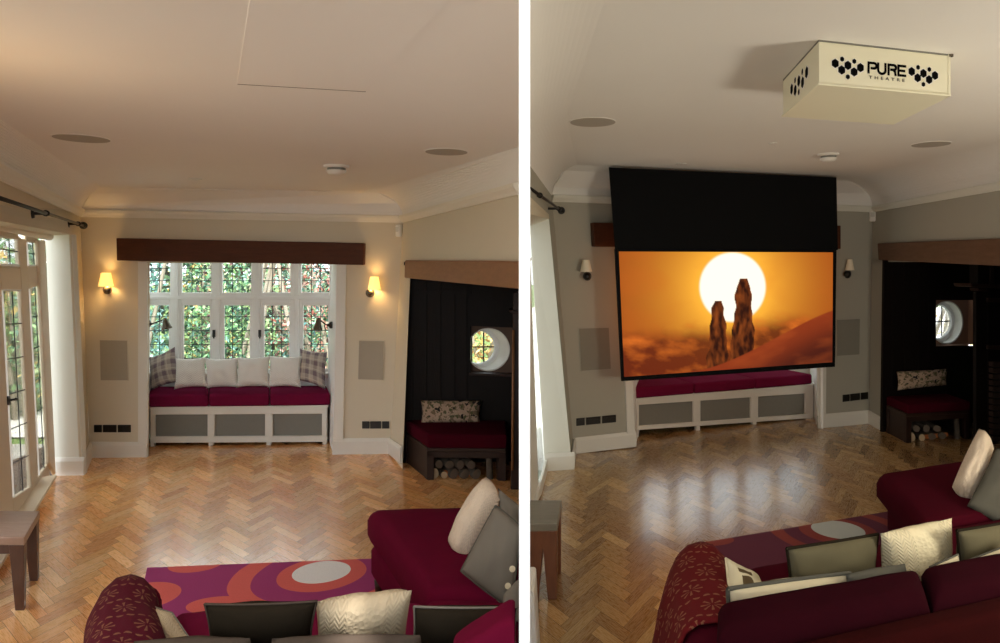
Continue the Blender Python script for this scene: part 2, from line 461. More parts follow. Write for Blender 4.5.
# ------------------------------------------------------------------ fixtures that both rooms have
def sconce(pl, su, vt, vb, rt, rb, bu, bv, lit, label):
    c = pl.at(bu, bv, .07); k = c.y / F
    w = pl.at(bu, bv, .0)
    t = thing('wall_sconce', label, 'wall light', w, 'wall lights with cream shades')
    n = pl.n
    mb = MB(); mb.lathe(w, [(4.4 * k, 0), (4.4 * k, .008), (3.6 * k, .016), (0, .018)], 20, n); obj('backplate', mb, M['chrome'] if lit else M['black'], t, smooth=True)
    mb = MB(); mb.ball(c, 3.6 * k); mb.tube([w, c], .008, 8); obj('knuckle', mb, M['chrome'] if lit else M['black'], t, smooth=True)
    st = V(0, 0, 0) + pl.at(su, vt, .07); sb = V(st.x, st.y, pl.at(su, vb, .07).z)
    mb = MB(); mb.tube([c, V(st.x, st.y, sb.z + .02)], .006, 8); obj('arm', mb, M['chrome'] if lit else M['black'], t, smooth=True)
    h = st.z - sb.z
    mb = MB(); mb.lathe(sb, [(rb * k, 0), (rt * k, h), (rt * k - .003, h), (rb * k - .003, 0), (rb * k, 0)], 28, V(0, 0, 1), False)
    obj('lamp_shade', mb, M['shade_on'] if lit else M['shade_off'], t, smooth=False)
    if lit:
        mb = MB(); mb.ball((st.x, st.y, sb.z + h * .45), .018, sz=1.3); obj('bulb', mb, emis('warm_bulb', (255, 214, 140), 3), t, smooth=True)
        for dz, pw in ((h * .45, 3.2),):
            ld = bpy.data.lights.new('sconce_glow', 'POINT'); ld.energy = pw * SCONCE; ld.color = (1, .62, .24); ld.shadow_soft_size = .03
            lo = bpy.data.objects.new('sconce_glow', ld); COL.objects.link(lo); lo.location = (st.x, st.y, sb.z + dz)
    return t
def wall_panel(pl, quad, label, pm='panel', rm='wall'):
    t = thing('flush_speaker_panel', label, 'speaker', pl.at(*quad[3]), 'flush grey wall speakers')
    cu = sum(q[0] for q in quad) / 4; cv = sum(q[1] for q in quad) / 4
    inner = [(cu + (u - cu) * .95, cv + (v - cv) * .965) for u, v in quad]
    mb = MB(); mb.slab(pl, quad, .009, .006); obj('rim', mb, M[rm], t)
    mb = MB(); mb.slab(pl, inner, .012, .004); obj('grille', mb, M[pm], t)
    return t
def sockets(pl, u0, v0, u1, v1, slope, cuts, where):
    names = ['narrow black socket plate at the window end of three, ', 'black double socket plate in the middle of three, ', 'black double socket plate at the outer end of three, ']
    order = cuts
    for i, (a, b, lab) in enumerate(order):
        ua, ub = u0 + (u1 - u0) * a, u0 + (u1 - u0) * b
        q = [(ua, v0 + slope * a), (ub, v0 + slope * b), (ub, v1 + slope * b), (ua, v1 + slope * a)]
        t = thing('socket_plate', lab + where, 'socket', pl.at(*q[3]), 'black socket plates low on the wall')
        mb = MB(); mb.slab(pl, q, .009, .008); obj('plate', mb, M['sockets'], t, bevel=.002, seg=1)
        m = 1 if (ub - ua) < 10 else 2
        for j in range(m):
            f0, f1 = (j + .18) / m, (j + .82) / m
            mb = MB()
            mb.slab(pl, [(ua + (ub - ua) * f0, q[0][1] + 1.6), (ua + (ub - ua) * f1, q[0][1] + 1.6), (ua + (ub - ua) * f1, q[3][1] - 1.4), (ua + (ub - ua) * f0, q[3][1] - 1.4)], .011, .003)
            obj('outlet', mb, M['black'], t)
def ceiling_speaker(c, r, label):
    t = thing('ceiling_speaker', label, 'speaker', c, 'round in-ceiling speakers')
    mb = MB(); mb.lathe(c, [(r, 0), (r, -.003), (r * .96, -.004), (r * .95, -.002)], 40); obj('rim', mb, M['ceil'], t, smooth=False)
    mb = MB(); mb.lathe(c, [(r * .955, -.001), (r * .955, -.005), (0, -.005)], 40); obj('grille', mb, M['spk'], t)
    return t
def smoke_detector(c, r, label):
    t = thing('smoke_detector', label, 'smoke detector', c, 'white smoke detectors')
    mb = MB(); mb.lathe(c, [(r, 0), (r, -.012), (r * .9, -.018), (r * .72, -.018)], 32); obj('base', mb, M['plastic'], t, smooth=False)
    mb = MB(); mb.lathe(c, [(r * .72, -.016), (r * .72, -.034), (r * .7, -.036)], 32); obj('vent_ring', mb, M['grille'], t)
    mb = MB(); mb.lathe(c, [(r * .78, -.034), (r * .78, -.042), (r * .62, -.06), (r * .3, -.068), (0, -.069)], 32); obj('cap', mb, M['plastic'], t, smooth=False)
    return t
def pir(p, n, w, h, label):
    t = thing('motion_sensor', label, 'motion sensor', p, 'white motion sensors')
    d = V(-n.y, n.x, 0)
    mb = MB(); mb.prism([p - d * w / 2 - V(0, 0, h / 2), p + d * w / 2 - V(0, 0, h / 2), p + d * w / 2 + V(0, 0, h / 2), p - d * w / 2 + V(0, 0, h / 2)], n * .045)
    obj('housing', mb, M['plastic'], t, bevel=.014, seg=3, smooth=True)
    q = p + n * .044 + V(0, 0, h * .1)
    mb = MB(); mb.prism([q - d * w * .3 - V(0, 0, h * .2), q + d * w * .3 - V(0, 0, h * .2), q + d * w * .3 + V(0, 0, h * .2), q - d * w * .3 + V(0, 0, h * .2)], n * .008)
    obj('lens', mb, M['kettle'], t, bevel=.003)
    return t
def curtain_pole(a, b, wall_n, brs, label, reach=.125):
    """rod from a to b, ball finial at b, brackets at the fractions brs, fixed to the wall along -wall_n"""
    t = thing('curtain_pole', label, 'curtain pole', b, 'black curtain poles')
    mb = MB(); mb.tube([a, b], .011, 12); obj('rod', mb, M['black'], t, smooth=True)
    d = (b - a).normalized()
    mb = MB(); mb.ball(b + d * .03, .034); mb.tube([b - d * .012, b + d * .012], .022, 12); obj('finial', mb, M['black'], t, smooth=True)
    for f in brs:
        p = a.lerp(b, f)
        mb = MB(); mb.tube([p, p - wall_n * reach], [.011, .011], 8); mb.tube([p - wall_n * (reach - .012), p - wall_n * (reach + .002)], [.03, .034], 14); mb.tube([p - d * .012, p + d * .012], .021, 12)
        obj('bracket', mb, M['black'], t, smooth=True)
    return t
def log(p0, p1, r, label, grp, split=False):
    d = (Vector(p1) - Vector(p0)); t = thing('log', label, 'log', Vector(p0).lerp(Vector(p1), .5) - V(0, 0, r), grp)
    seg = 12 if not split else 4
    a = d.cross(V(0, 0, 1)).normalized(); b = d.normalized().cross(a)
    ph = random.uniform(0, 6.28); prof = [1 + .1 * math.sin(2 * 6.28 * k / seg + ph) for k in range(seg)]
    def ring(c, s): return [Vector(c) + (a * math.cos(2 * math.pi * k / seg + ph) + b * math.sin(2 * math.pi * k / seg + ph)) * r * prof[k] * s for k in range(seg)]
    r0, r1 = ring(p0, 1), ring(p1, .96)
    mb = MB(); mb.add(r0 + r1, [[k, (k + 1) % seg, seg + (k + 1) % seg, seg + k] for k in range(seg)])
    obj('bark', mb, M['orangewood'] if split else M['logbark'], t, smooth=not split)
    for rr in (r0, r1):
        mb = MB(); mb.add(rr, [list(range(seg))]); obj('end_grain', mb, M['orangewood'] if split else (M['logend'] if 'pale' in label else M['logdim']), t)
    return t
def moulding(name, pts, n_in, prof, mat):
    """a moulding swept along 3-D points; prof = (distance into the room, height)"""
    mb = MB(); k = len(prof)
    for i, p in enumerate(pts):
        n = n_in[i]
        for dx, dz in prof: mb.v.append(Vector(p) + n * dx + V(0, 0, dz))
    for i in range(len(pts) - 1):
        for j in range(k):
            mb.f.append([i * k + j, i * k + (j + 1) % k, (i + 1) * k + (j + 1) % k, (i + 1) * k + j])
    mb.f.append(list(range(k))); mb.f.append([(len(pts) - 1) * k + j for j in range(k)])
    return struct(name, mb, mat)
CORN = [(0, -.006), (.02, -.006), (.026, .012), (.044, .034), (.048, .056), (.02, .064), (0, .064)]
M['cornice'] = plain('cornice_paint', (234, 229, 216), .7, .01, 4, .02)
SKIRT_H = .15
def cove(mb, w0, w1, c0, c1, bulge, seg=16):
    """a coved strip from the wall line w0-w1 up to the ceiling line c0-c1"""
    rows = []
    for i in range(seg + 1):
        t = i / seg
        row = []
        for w, c in ((w0, c0), (w1, c1)):
            ctl = w.lerp(c, .5).lerp(V(w.x, w.y, c.z), bulge)
            row.append(w * (1 - t) ** 2 + ctl * 2 * t * (1 - t) + c * t * t)
        rows.append(row)
    vs = [p for r in rows for p in r]
    mb.add(vs, [[2 * i, 2 * i + 1, 2 * i + 3, 2 * i + 2] for i in range(seg)])
    return [r[0] for r in rows]
def clip(poly, a, b, c):
    """keep the part of a plan polygon (with uv) where a x + b y <= c"""
    out = []
    for i in range(len(poly)):
        p, q = poly[i], poly[(i + 1) % len(poly)]
        dp, dq = a * p[0] + b * p[1] - c, a * q[0] + b * q[1] - c
        if dp <= 0: out.append(p)
        if dp * dq < 0:
            t = dp / (dp - dq); out.append(tuple(p[k] + (q[k] - p[k]) * t for k in range(4)))
    return out
def herringbone(name, org, e_row, e_col, L, W, box, cuts, tones, mat, z):
    n = L / W; mb = MB(); s2 = math.sqrt(.5); g = .012
    ni = int(round(n))
    for i in range(-170, 171):
        for j in range(-28, 29):
            o = (i + ni * j, i - ni * j)
            for (x0, y0, x1, y1, ver) in ((o[0], o[1], o[0] + ni, o[1] + 1, 0), (o[0] + ni, o[1] + 1 - ni, o[0] + ni + 1, o[1] + 1, 1)):
                r0 = ((x0 + x1) - (y0 + y1)) / 2 * s2 * W; c0 = ((x0 + x1) + (y0 + y1)) / 2 * s2 * W
                q = org + e_row * r0 + e_col * c0
                if not (box[0] < q.x < box[1] and box[2] < q.y < box[3]): continue
                h = random.random() * 40; poly = []
                for (a, b, uu, vv) in ((x0 + g, y0 + g, 0, 0), (x1 - g, y0 + g, 1, 0), (x1 - g, y1 - g, 1, 1), (x0 + g, y1 - g, 0, 1)):
                    r = (a - b) * s2 * W; c = (a + b) * s2 * W; p = org + e_row * r + e_col * c
                    if ver: uu, vv = vv, uu
                    poly.append((p.x, p.y, uu + h, vv * .25 + h))
                for ct in cuts:
                    poly = clip(poly, *ct)
                    if len(poly) < 3: break
                if len(poly) < 3: continue
                t = lin(random.choice(tones)); k = random.uniform(.92, 1.08) * (1.13 if ver else .92)  # one block direction painted lighter, as if it caught the light
                vs = [V(p[0], p[1], z) for p in poly]; 
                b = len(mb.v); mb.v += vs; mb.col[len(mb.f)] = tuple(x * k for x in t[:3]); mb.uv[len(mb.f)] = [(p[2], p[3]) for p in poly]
                mb.f.append([b + m for m in range(len(vs))])
    # the bed under the blocks
    o = struct(name, mb, mat, origin=(0, 3, 0))
    return o
def bars(mb, pl, u0, v0, u1, v1, nx, ny, off, w=.006, top=None, bot=None):
    """lead cames across one pane, given by its pixel corners; top/bot allow sloping edges"""
    for i in range(1, nx):
        f = i / nx; a = pl.at(u0 + (u1 - u0) * f, v0, off); b = pl.at(u0 + (u1 - u0) * f, v1, off); mb.tube([a, b], w, 4)
    for j in range(1, ny):
        f = j / ny; a = pl.at(u0, v0 + (v1 - v0) * f, off); b = pl.at(u1, v0 + (v1 - v0) * f, off); mb.tube([a, b], w, 4)
def bars_q(mb, pl, q, nx, ny, off, w=.006):
    q = [pl.at(u, v, off) for u, v in q]
    for i in range(1, nx):
        f = i / nx; mb.tube([q[0].lerp(q[1], f), q[3].lerp(q[2], f)], w, 4)
    for j in range(1, ny):
        f = j / ny; mb.tube([q[0].lerp(q[3], f), q[1].lerp(q[2], f)], w, 4)
def hexa_px(tops, zt, zb, inset=0.0):
    """box from four points on its top (3-D), down to zb"""
    T = [Vector(p) for p in tops]
    return MB().hexa([V(p.x, p.y, zb) for p in T], [V(p.x, p.y, zt) for p in T])
def porthole(name, pl, cu, cv, r_px, depth, shear):
    """a round window: white tube-shaped reveal behind pl, sash ring, panes and bars"""
    c = pl.at(cu, cv); k = c.y / F; n = pl.n; r = r_px * k; lat = V(-n.y, n.x, 0)
    if lat.x < 0: lat = -lat
    def sh(m):
        m.v = [p + lat * shear * max(0, -(p - c).dot(n)) for p in m.v]; return m
    mb = MB(); seg = 40
    mb.lathe(c + n * .004, [(r, 0), (r, -depth), (r * 1.05, -depth), (r * 1.05, .004), (r, .004)], seg, n, False)
    w = struct(name, sh(mb), M['white'], origin=c - n * depth); w['kind'] = 'structure'
    mb = MB(); q = c - n * depth * .86; mb.lathe(q, [(r, 0), (r, .03), (r * .83, .03), (r * .8, .0), (r, 0)], seg, n, False); obj('sash_ring', sh(mb), M['frame'], w, smooth=False)
    mb = MB(); mb.lathe(q - n * .012, [(r * .84, 0), (0, .0005)], seg, n); obj('pane', sh(mb), M['glass'], w)
    d = V(-n.y, n.x, 0); mb = MB()
    for s in (-.3, .3): 
        hh = math.sqrt(1 - s * s) * .85
        mb.tube([q + d * r * s - V(0, 0, r * hh), q + d * r * s + V(0, 0, r * hh)], .007, 5)
    mb.tube([q - d * r * .85, q + d * r * .85], .007, 5); obj('glazing_bar', sh(mb), M['lead'], w)
    return w, c, r
SCONCE = 1.6
SCREEN_GAIN = 1.0

# ================================================================== ROOM WITH THE BAY WINDOW (left of the white divide)
p0, p1 = onz(83, 457.5, 0), onz(390, 453.3, 0)
BA = Plane((p0.x, p0.y), (p1.x, p1.y))
CLt, CLb = BA.at(80, 211), BA.at(90, 457.5)              # left corner, cornice and floor
CRt, CRb = BA.at(403, 217), BA.at(390, 453.3)            # right corner
DIRL = V(.5, -1, 0)                                      # the way the left wall runs towards the camera
# --- back wall
mb = MB(); T = .02
mb.slab(BA, [(80, 211), (149, 212), (147.5, 463), (90, 463)], 0, T)
mb.slab(BA, [(148.5, 212.3), (339, 215.8), (338.5, 263), (147, 263)], .0005, T)
mb.slab(BA, [(338, 215.8), (403, 217), (390, 459), (334, 459)], 0, T)
struct('wall_back', mb, M['wall'])
# architrave boards of the bay
mb = MB(); mb.slab(BA, [(138, 262), (147, 262), (147.5, 444), (138, 444)], .02, .02); mb.slab(BA, [(337, 264), (346, 264), (343, 440), (333.5, 440)], .02, .02)
struct('trim_1', mb, M['white'])
# --- bay: cheeks, window wall below and above the frame
wy = 7.5
WA = Plane((-5, wy - .05), (-2, wy + .05))
def quad(mb, a, b, c, d, th):
    n = (b - a).cross(d - a).normalized()
    mb.prism([a, b, c, d], n * th)
mb = MB()
a, b = BA.at(147.2, 262), BA.at(147.8, 458); c, d = WA.at(147.5, 262), WA.at(150, 440)
mb.prism([a, V(b.x, b.y, 0), V(d.x, d.y, 0), c], V(-.06, 0, 0))
a, b = BA.at(336.5, 262), BA.at(333.5, 454); c, d = WA.at(331.5, 262), WA.at(326, 440)
mb.prism([a, V(b.x, b.y, 0), V(d.x, d.y, 0), c], V(.06, 0, 0))
mb.prism([BA.at(146, 258), BA.at(338, 258), WA.at(334, 258), WA.at(146, 258)], V(0, 0, .06))
mb.slab(WA, [(143, 376), (335, 374), (330, 445), (148, 447)], 0, .08)
struct('wall_bay', mb, M['frame'])
# --- window_1: stone-white frame with ten leaded lights
w = thing('window_1', 'wide white mullioned window of ten leaded panes behind the window seat', 'window', WA.at(240, 376)); w['kind'] = 'structure'; del w['category']
mb = MB()
ups = [(148, 170.6), (182.3, 211.7), (222.9, 251.7), (263, 291), (302, 330)]
for (a, b) in [(140, 148), (170.6, 182.3), (211.7, 222.9), (251.7, 263), (291, 302), (330, 338)]: mb.rect(WA, a - .8, 252, b - .8, 378, .012, .03)
for (a, b) in ups:
    mb.rect(WA, a - 1, 292.5, b - 1, 303.5, .012, .03); mb.rect(WA, a - 1, 252, b - 1, 256, .012, .03); mb.rect(WA, a - 1, 372, b - 1, 378, .012, .03)
for u in (176, 217, 257, 296.2): mb.rect(WA, u - 2.2, 252, u + 2.2, 378, .03, .02)
mb.rect(WA, 140, 296, 338, 299.5, .032, .022)
obj('frame', mb, M['frame'], w, bevel=.006, seg=1)
mb = MB(); mb.rect(WA, 140, 373, 338, 378, .08, .06); obj('sill', mb, M['white'], w, bevel=.006)
for i, (a, b) in enumerate(ups):
    mb = MB()
    for (u0, v0, u1, v1) in ((a - .6, 302.5, a + 1.2, 373), (b - 2, 302.5, b, 373), (a, 302.5, b, 305.5), (a, 369, b, 373)): mb.rect(WA, u0, v0, u1, v1, .008, .02)
    obj('casement', mb, M['frame'], w, bevel=.004, seg=1)
    for (v0, v1, ny) in ((256, 293, 3), (303, 372, 5)):
        mb = MB(); mb.rect(WA, a - .5, v0, b + .5, v1, -.004, .004); pane = obj('pane', mb, M['glass'], w)
        mb = MB(); bars(mb, WA, a, v0, b, v1, 3 if i else 2, ny, -.002, .0042); obj('leading', mb, M['lead'], pane)
for u in (213.4, 259.4):
    mb = MB(); mb.rect(WA, u - 1.1, 330, u + 1.1, 337, .05, .02); q = WA.at(u, 331.5, .055); mb.tube([q, WA.at(u + .4, 338.5, .06)], .008, 8)
    obj('casement_handle', mb, M['black'], w)
# --- oak lintel over the bay
mb = MB(); mb.slab(BA, [(116, 238), (364, 243), (363.5, 265), (116.5, 260.5)], .07, .16)
tag(obj('lintel_beam', mb, M['beam'], bevel=.008), 'long dark brown oak beam over the leaded bay window', 'beam')
# --- left wall: strip by the corner, header over the doors, reveal
EB = onz(82.6, 474.5, 0); ET = ony(71.5, 234.5, EB.y)
CF = onz(-150, 93.5, CLt.z); HF = onz(-150, 192.7, ET.z)
PLW = Plane3(CLb, EB, CF)
mb = MB(); ex = V(-.08, -.04, 0)
zd = V(0, 0, -.06); mb.prism([CLt, CLb + zd, EB + zd, ET], ex * .2); mb.prism([CLt, ET, HF, CF], ex)
DE = V(-3.05, 3.44, 0); HE = V(HF.x - .1, HF.y - .05, 0)
for a_, b_ in ((DE, HE), (HE, V(HE.x, -.9, 0))): mb.prism([a_, b_, V(b_.x, b_.y, 2.55), V(a_.x, a_.y, 2.55)], V(-.08, -.02, 0))
struct('wall_left', mb, M['wall'])
RB = onz(55, 475, 0); RT = ony(45.5, 236, RB.y)
mb = MB(); mb.prism([EB, RB, RT, ET], V(0, .06, 0)); struct('wall_reveal', mb, M['revealB'])
PD = Plane3(RB, RT, RB + DIRL)
# soffit over the doors
RF = RT + DIRL * 3.4
mb = MB(); mb.prism([ET, RT, RF, HF], V(0, 0, .05)); struct('trim_2', mb, M['wall'])
# pelmet roll at the head of the doors
mb = MB(); a, b = PD.at(49, 236.5, .045), PD.at(-60, 212, .045); mb.tube([a, b], .034, 14)
tag(obj('blind_roll', mb, M['stone'], smooth=True), 'rounded cream blind roll along the head of the glazed garden doors', 'blind')
# --- door_1: leaded garden doors
dr = thing('door_1', 'cream framed leaded garden doors with transom lights above', 'door', RB); dr['kind'] = 'structure'; del dr['category']
def ln(a, b, v):  # u on a slanting edge at height v
    return a[0] + (b[0] - a[0]) * (v - a[1]) / (b[1] - a[1])
L1 = ((1.5, 288), (13, 499)); L2 = ((21.5, 288), (32, 487)); L3 = ((28.5, 284), (38.5, 477)); L4 = ((40.5, 284), (49.5, 463)); L5 = ((45.5, 240), (56, 475)); 
L0 = ((-14, 288), (-2, 515)); Lm1 = ((-30, 288), (-16, 540)); Lm2 = ((-60, 288), (-40, 580))
def strip(mb, A, B, v0a, v1a, v0b, v1b, off, th):
    mb.slab(PD, [(ln(*A, v0a), v0a), (ln(*B, v0b), v0b), (ln(*B, v1b), v1b), (ln(*A, v1a), v1a)], off, th)
mb = MB()
strip(mb, L4, L5, 240, 463, 240, 475, .02, .03)          # end post
strip(mb, L2, L3, 238, 495, 239, 486, .0, .03)           # meeting stiles
strip(mb, L0, L1, 225, 530, 230, 512, .0, .03)
strip(mb, Lm2, Lm1, 215, 590, 219, 560, .0, .03)
for A, B, va, vb in ((Lm1, L0, 262, 266), (L1, L2, 266, 267.5), (L3, L4, 265.5, 266)): strip(mb, A, B, va, va + 24, vb, vb + 23 if B is not L4 else vb + 19, .0, .03)
for A, B, va, vb in ((Lm1, L0, 218, 225), (L1, L2, 231, 234.5), (L3, L4, 236, 238)): strip(mb, A, B, va - 8, va + 6, vb - 6, vb + 5, .0, .03)
obj('frame', mb, M['stone'], dr, bevel=.008, seg=1)
mb = MB()
strip(mb, L1, L2, 498, 520, 486, 505, .0, .03); strip(mb, L3, L4, 477, 489, 463, 478, .0, .03); strip(mb, Lm1, L0, 545, 580, 520, 545, 0, .03)
obj('bottom_rail', mb, M['stone'], dr, bevel=.006, seg=1)
mb = MB(); mb.prism([PD.at(57, 474.5, .1), PD.at(57, 477, .1) , PD.at(-60, 668, .1), PD.at(-60, 660, .1)], -PD.n * .14)
obj('threshold', mb, M['stone'], dr, bevel=.004, seg=1)
for q, nx, ny in (([(1.5, 289), (21.5, 290), (32, 487), (13, 499)], 2, 6), ([(28.5, 285), (40.5, 285), (49.5, 463), (38.5, 477)], 2, 6),
                  ([(-3.5, 232), (19.5, 238), (21, 266), (-2, 265)], 2, 2), ([(26, 240), (38, 242), (40, 266), (28, 266)], 2, 2),
                  ([(-30, 288), (-14, 289), (-2, 515), (-16, 540)], 2, 6)):
    mb = MB(); mb.slab(PD, q, -.016, .004); pane = obj('pane', mb, M['glass'], dr)
    mb = MB(); bars_q(mb, PD, q, nx, ny, -.012, .0042); obj('leading', mb, M['lead'], pane)
    # white glazing beads round the glass
    mb = MB(); P = [PD.at(u, v, -.012) for u, v in q]
    for i in range(4): mb.tube([P[i], P[(i + 1) % 4]], .012, 4)
    obj('glazing_bead', mb, M['frame'], dr)
mb = MB(); q = PD.at(9.5, 400, .0); mb.tube([q, q + PD.n * .04], .008, 8); mb.tube([q + PD.n * .04, PD.at(15.5, 398.5, .04)], [.009, .007], 8); mb.slab(PD, [(8.2, 396), (10.4, 396), (10.8, 405), (8.6, 405)], .008, .008)
obj('door_handle', mb, M['black'], dr, smooth=False)
# --- curtain pole
a, b = PLW.at(-60, 178.5, .1), PLW.at(83.5, 225.6, .02)
a = PLW.at(-60, 178.5, .075); b = PLW.at(83, 225.4, .075)
def frac_u(a, b, u):
    lo, hi = 0.0, 1.0
    for _ in range(40):
        m = (lo + hi) / 2; p = a.lerp(b, m)
        if PU + F * p.x / p.y < u: lo = m
        else: hi = m
    return lo
curtain_pole(a, b, PLW.n, [frac_u(a, b, 46), frac_u(a, b, 78)], 'black curtain pole with ball end above the glazed garden doors', .073)
# --- right wall above the mantel beam, and the corner strip below
FT = ony(520.5, 184.6, 3.93)
FT.z = CRt.z
PRW = Plane3(CRt, CRb, FT)
xr = V(-.003, .06, 0)
mb = MB(); mb.prism([CRt, FT, PRW.at(520.5, 264), PRW.at(400, 264)], xr); mb.prism([PRW.at(400, 262), PRW.at(410.5, 262), PRW.at(410, 280), PRW.at(402.4, 469), PRW.at(389.6, 459)], xr * .3)
struct('wall_right', mb, M['wall'])
fr = [PRW.at(u, v, o) for u, v, o in ((405, 260.2, .05), (520.3, 261, .05), (520.3, 289.3, .05), (404.5, 278, .05))]
mb = MB(); mb.prism(fr, V(-.0115, .22, 0))
tag(obj('mantel_beam', mb, M['beam2'], bevel=.012), 'mid brown oak mantel beam over the dark inglenook beside the bay window', 'beam')
# --- inglenook panelling
q = onz(404, 463, 0); PPA = Plane((q.x, q.y), (q.x + 1, q.y + .05))
mb = MB()
for poly in ([(409.5, 263), (471, 263), (470, 471), (401.4, 471)], [(470.5, 255), (523, 255), (523, 328), (470.5, 326)], [(470.3, 372.5), (523, 375), (523, 470), (470.3, 468)], [(512.5, 326), (523, 326), (523, 376), (512.5, 376)]):
    mb.slab(PPA, poly, 0, .03)
mb.slab(PPA, [(409.5, 263), (416, 263), (412, 471), (401.4, 471)], -.03, .35)
for u in (412, 426, 440, 454, 466): mb.rect(PPA, u - .8, 272, u + .8, 425, .014, .014)
mb.rect(PPA, 410, 290, 471, 294, .016, .016)
struct('wall_inglenook', mb, M['panelling'])
mb = MB(); A = PPA.at(522, 262, -.02); Bq = ony(520.6, 262, 3.95)
mb.prism([V(A.x, A.y, 0), V(A.x, A.y, 2.2), V(Bq.x, Bq.y, 2.2), V(Bq.x, Bq.y, 0)], V(.014, 0, 0)); struct('wall_inglenook_side', mb, M['panelling'])
mb = MB(); mb.prism([PPA.at(404, 262, -.03), PPA.at(523, 262, -.03), ony(522, 262, 3.95), PRW.at(404, 262, -.02)], V(0, 0, -.03)); struct('ceiling_inglenook', mb, M['panelling'])
# plaster board behind the panelling with the round window
PBA = PPA.par(-.06)
w3, c3, r3 = porthole('window_2', PBA, 488.5, 349.5, 20.5, .24, -.55)
mb = MB(); d = PBA.d; K = 40
ring = [c3 + (d * math.cos(2 * math.pi * k / K) + V(0, 0, 1) * math.sin(2 * math.pi * k / K)) * r3 for k in range(K)]
sq = []
for k in range(K):
    t = 2 * math.pi * k / K; s = .3 / max(abs(math.cos(t)), abs(math.sin(t))); sq.append(c3 + (d * math.cos(t) + V(0, 0, 1) * math.sin(t)) * s)
mb.add(ring + sq, [[k, (k + 1) % K, K + (k + 1) % K, K + k] for k in range(K)]); struct('wall_plaster', mb, M['plaster'])
mb = MB(); mb.slab(PPA, [(469, 373), (514, 374.6), (514, 377), (469, 375.4)], .05, .11)
tag(obj('window_ledge', mb, M['benchwood'], bevel=.004), 'narrow dark ledge under the porthole beside the bay window', 'shelf')
# posts
q = onz(512, 490, 0)
fs = thing('fireplace_surround', 'dark fireplace surround cut off by the white divide, mantel tip showing', 'fireplace', q)
yf = q.y
mb = MB(); mb.prism([V((510.5 - PU) / F * yf, yf, 0), V((521 - PU) / F * yf, yf, 0), V((521 - PU) / F * yf, yf, 1.6), V((513 - PU) / F * yf, yf, 1.6)], V(0, .12, 0)); obj('jamb', mb, M['benchwood'], fs, bevel=.01)
mb = MB(); a = ony(508, 309.5, yf - .02); b2 = ony(520.5, 311, yf - .02); mb.prism([a, b2, b2 - V(0, 0, .03), a - V(-.02, 0, .03)], V(0, .2, 0)); obj('mantel_shelf', mb, M['benchwood'], fs, bevel=.008)
mb = MB(); a = ony(513.5, 330, yf - .02); b2 = ony(512.5, 470, yf - .02); mb.tube([a, b2], .012, 6); obj('edge_bead', mb, M['beam2'], fs, smooth=True)
# --- corner trims: cornice and skirting
nb = BA.n
moulding('trim_3', [CLt - V(0, 0, .05), CRt - V(0, 0, .05)], [nb, nb], CORN, M['cornice'])
moulding('trim_4', [CLt - V(0, 0, .05), CF - V(0, 0, .05)], [PLW.n, PLW.n], CORN, M['cornice'])
moulding('trim_5', [CRt - V(0, 0, .05), FT - V(0, 0, .05)], [PRW.n, PRW.n], CORN, M['cornice'])
SK = [(0, 0), (.022, 0), (.022, SKIRT_H - .03), (.014, SKIRT_H - .012), (.008, SKIRT_H), (0, SKIRT_H)]
moulding('baseboard_back', [CLb, BA.at(148, 457.8)], [nb, nb], SK, M['white'])
moulding('baseboard_back', [BA.at(333, 454), CRb], [nb, nb], SK, M['white'])
moulding('baseboard_left', [CLb, EB], [PLW.n, PLW.n], SK, M['white'])
moulding('baseboard_reveal', [EB + V(.022, 0, 0), RB], [V(0, -1, 0)] * 2, SK, M['white'])
moulding('baseboard_right', [CRb, PRW.at(402.3, 463)], [PRW.n] * 2, SK, M['white'])
# --- ceiling
CZ = E + .66
q1, q2 = onz(100, 186.8, CZ), onz(371, 191.5, CZ)
q3 = onz(522, 146, CZ); q4 = q1 + DIRL * ((q1.y - 1.6) / 1.0)
ceil_edge_mb = MB()
cl = MB()
cl.add([q1, q2, q3, V(part_x(1.6, -1), 1.6, CZ), V(0, .6, CZ), V(-1.6, .6, CZ), q4], [[0, 1, 2, 3, 4, 5, 6]])
e1 = cove(cl, CLt, CF, q1, q4, .35); e2 = cove(cl, CRt, FT, q2, q3, .8)
cl.add(e1 + e2[::-1], [list(range(len(e1) + len(e2)))])
struct('ceiling', cl, M['ceil'], smooth=False)
# the shadow line along the head of the back cove
mb = MB(); mb.prism([q1.lerp(q2, .1) - V(0, .012, .004), q1.lerp(q2, .85) - V(0, .012, .004), q1.lerp(q2, .85) + V(0, .005, -.012), q1.lerp(q2, .1) + V(0, .005, -.012)], V(0, 0, -.006)); struct('trim_6', mb, M['ceil'])
mb = MB(); z = CZ - .004
H = [onz(237, 84, z), onz(365, 91.5, z), onz(505, -60, z), onz(259, -60, z)]
mb.prism(H, V(0, 0, .004)); tag(obj('ceiling_hatch', mb, M['ceil']), 'flush plain panel set into the ceiling in front of the bay window', 'hatch')
mb = MB(); e = (H[1] - H[0]).normalized(); mb.prism([H[0] + V(0, .003, 0), H[1] + V(0, .003, 0), H[1] + V(0, .008, 0), H[0] + V(0, .008, 0)], V(0, 0, .003)); struct('trim_7', mb, M['gap'])
ceiling_speaker(onz(81.6, 138, CZ), .135, 'round grey ceiling speaker above the glazed garden doors')
ceiling_speaker(onz(446.5, 151.5, CZ), .13, 'round grey ceiling speaker above the brown mantel beam')
smoke_detector(onz(336.5, 165.5, CZ), .085, 'white round smoke detector on the ceiling over the bay window lintel')
mb = MB(); mb.lathe(onz(195, 179, CZ), [(.05, 0), (.05, -.006), (.03, -.008), (0, -.004)], 24); tag(obj('ceiling_sensor', mb, M['plastic']), 'tiny round disc on the ceiling near the bay window cove', 'sensor')
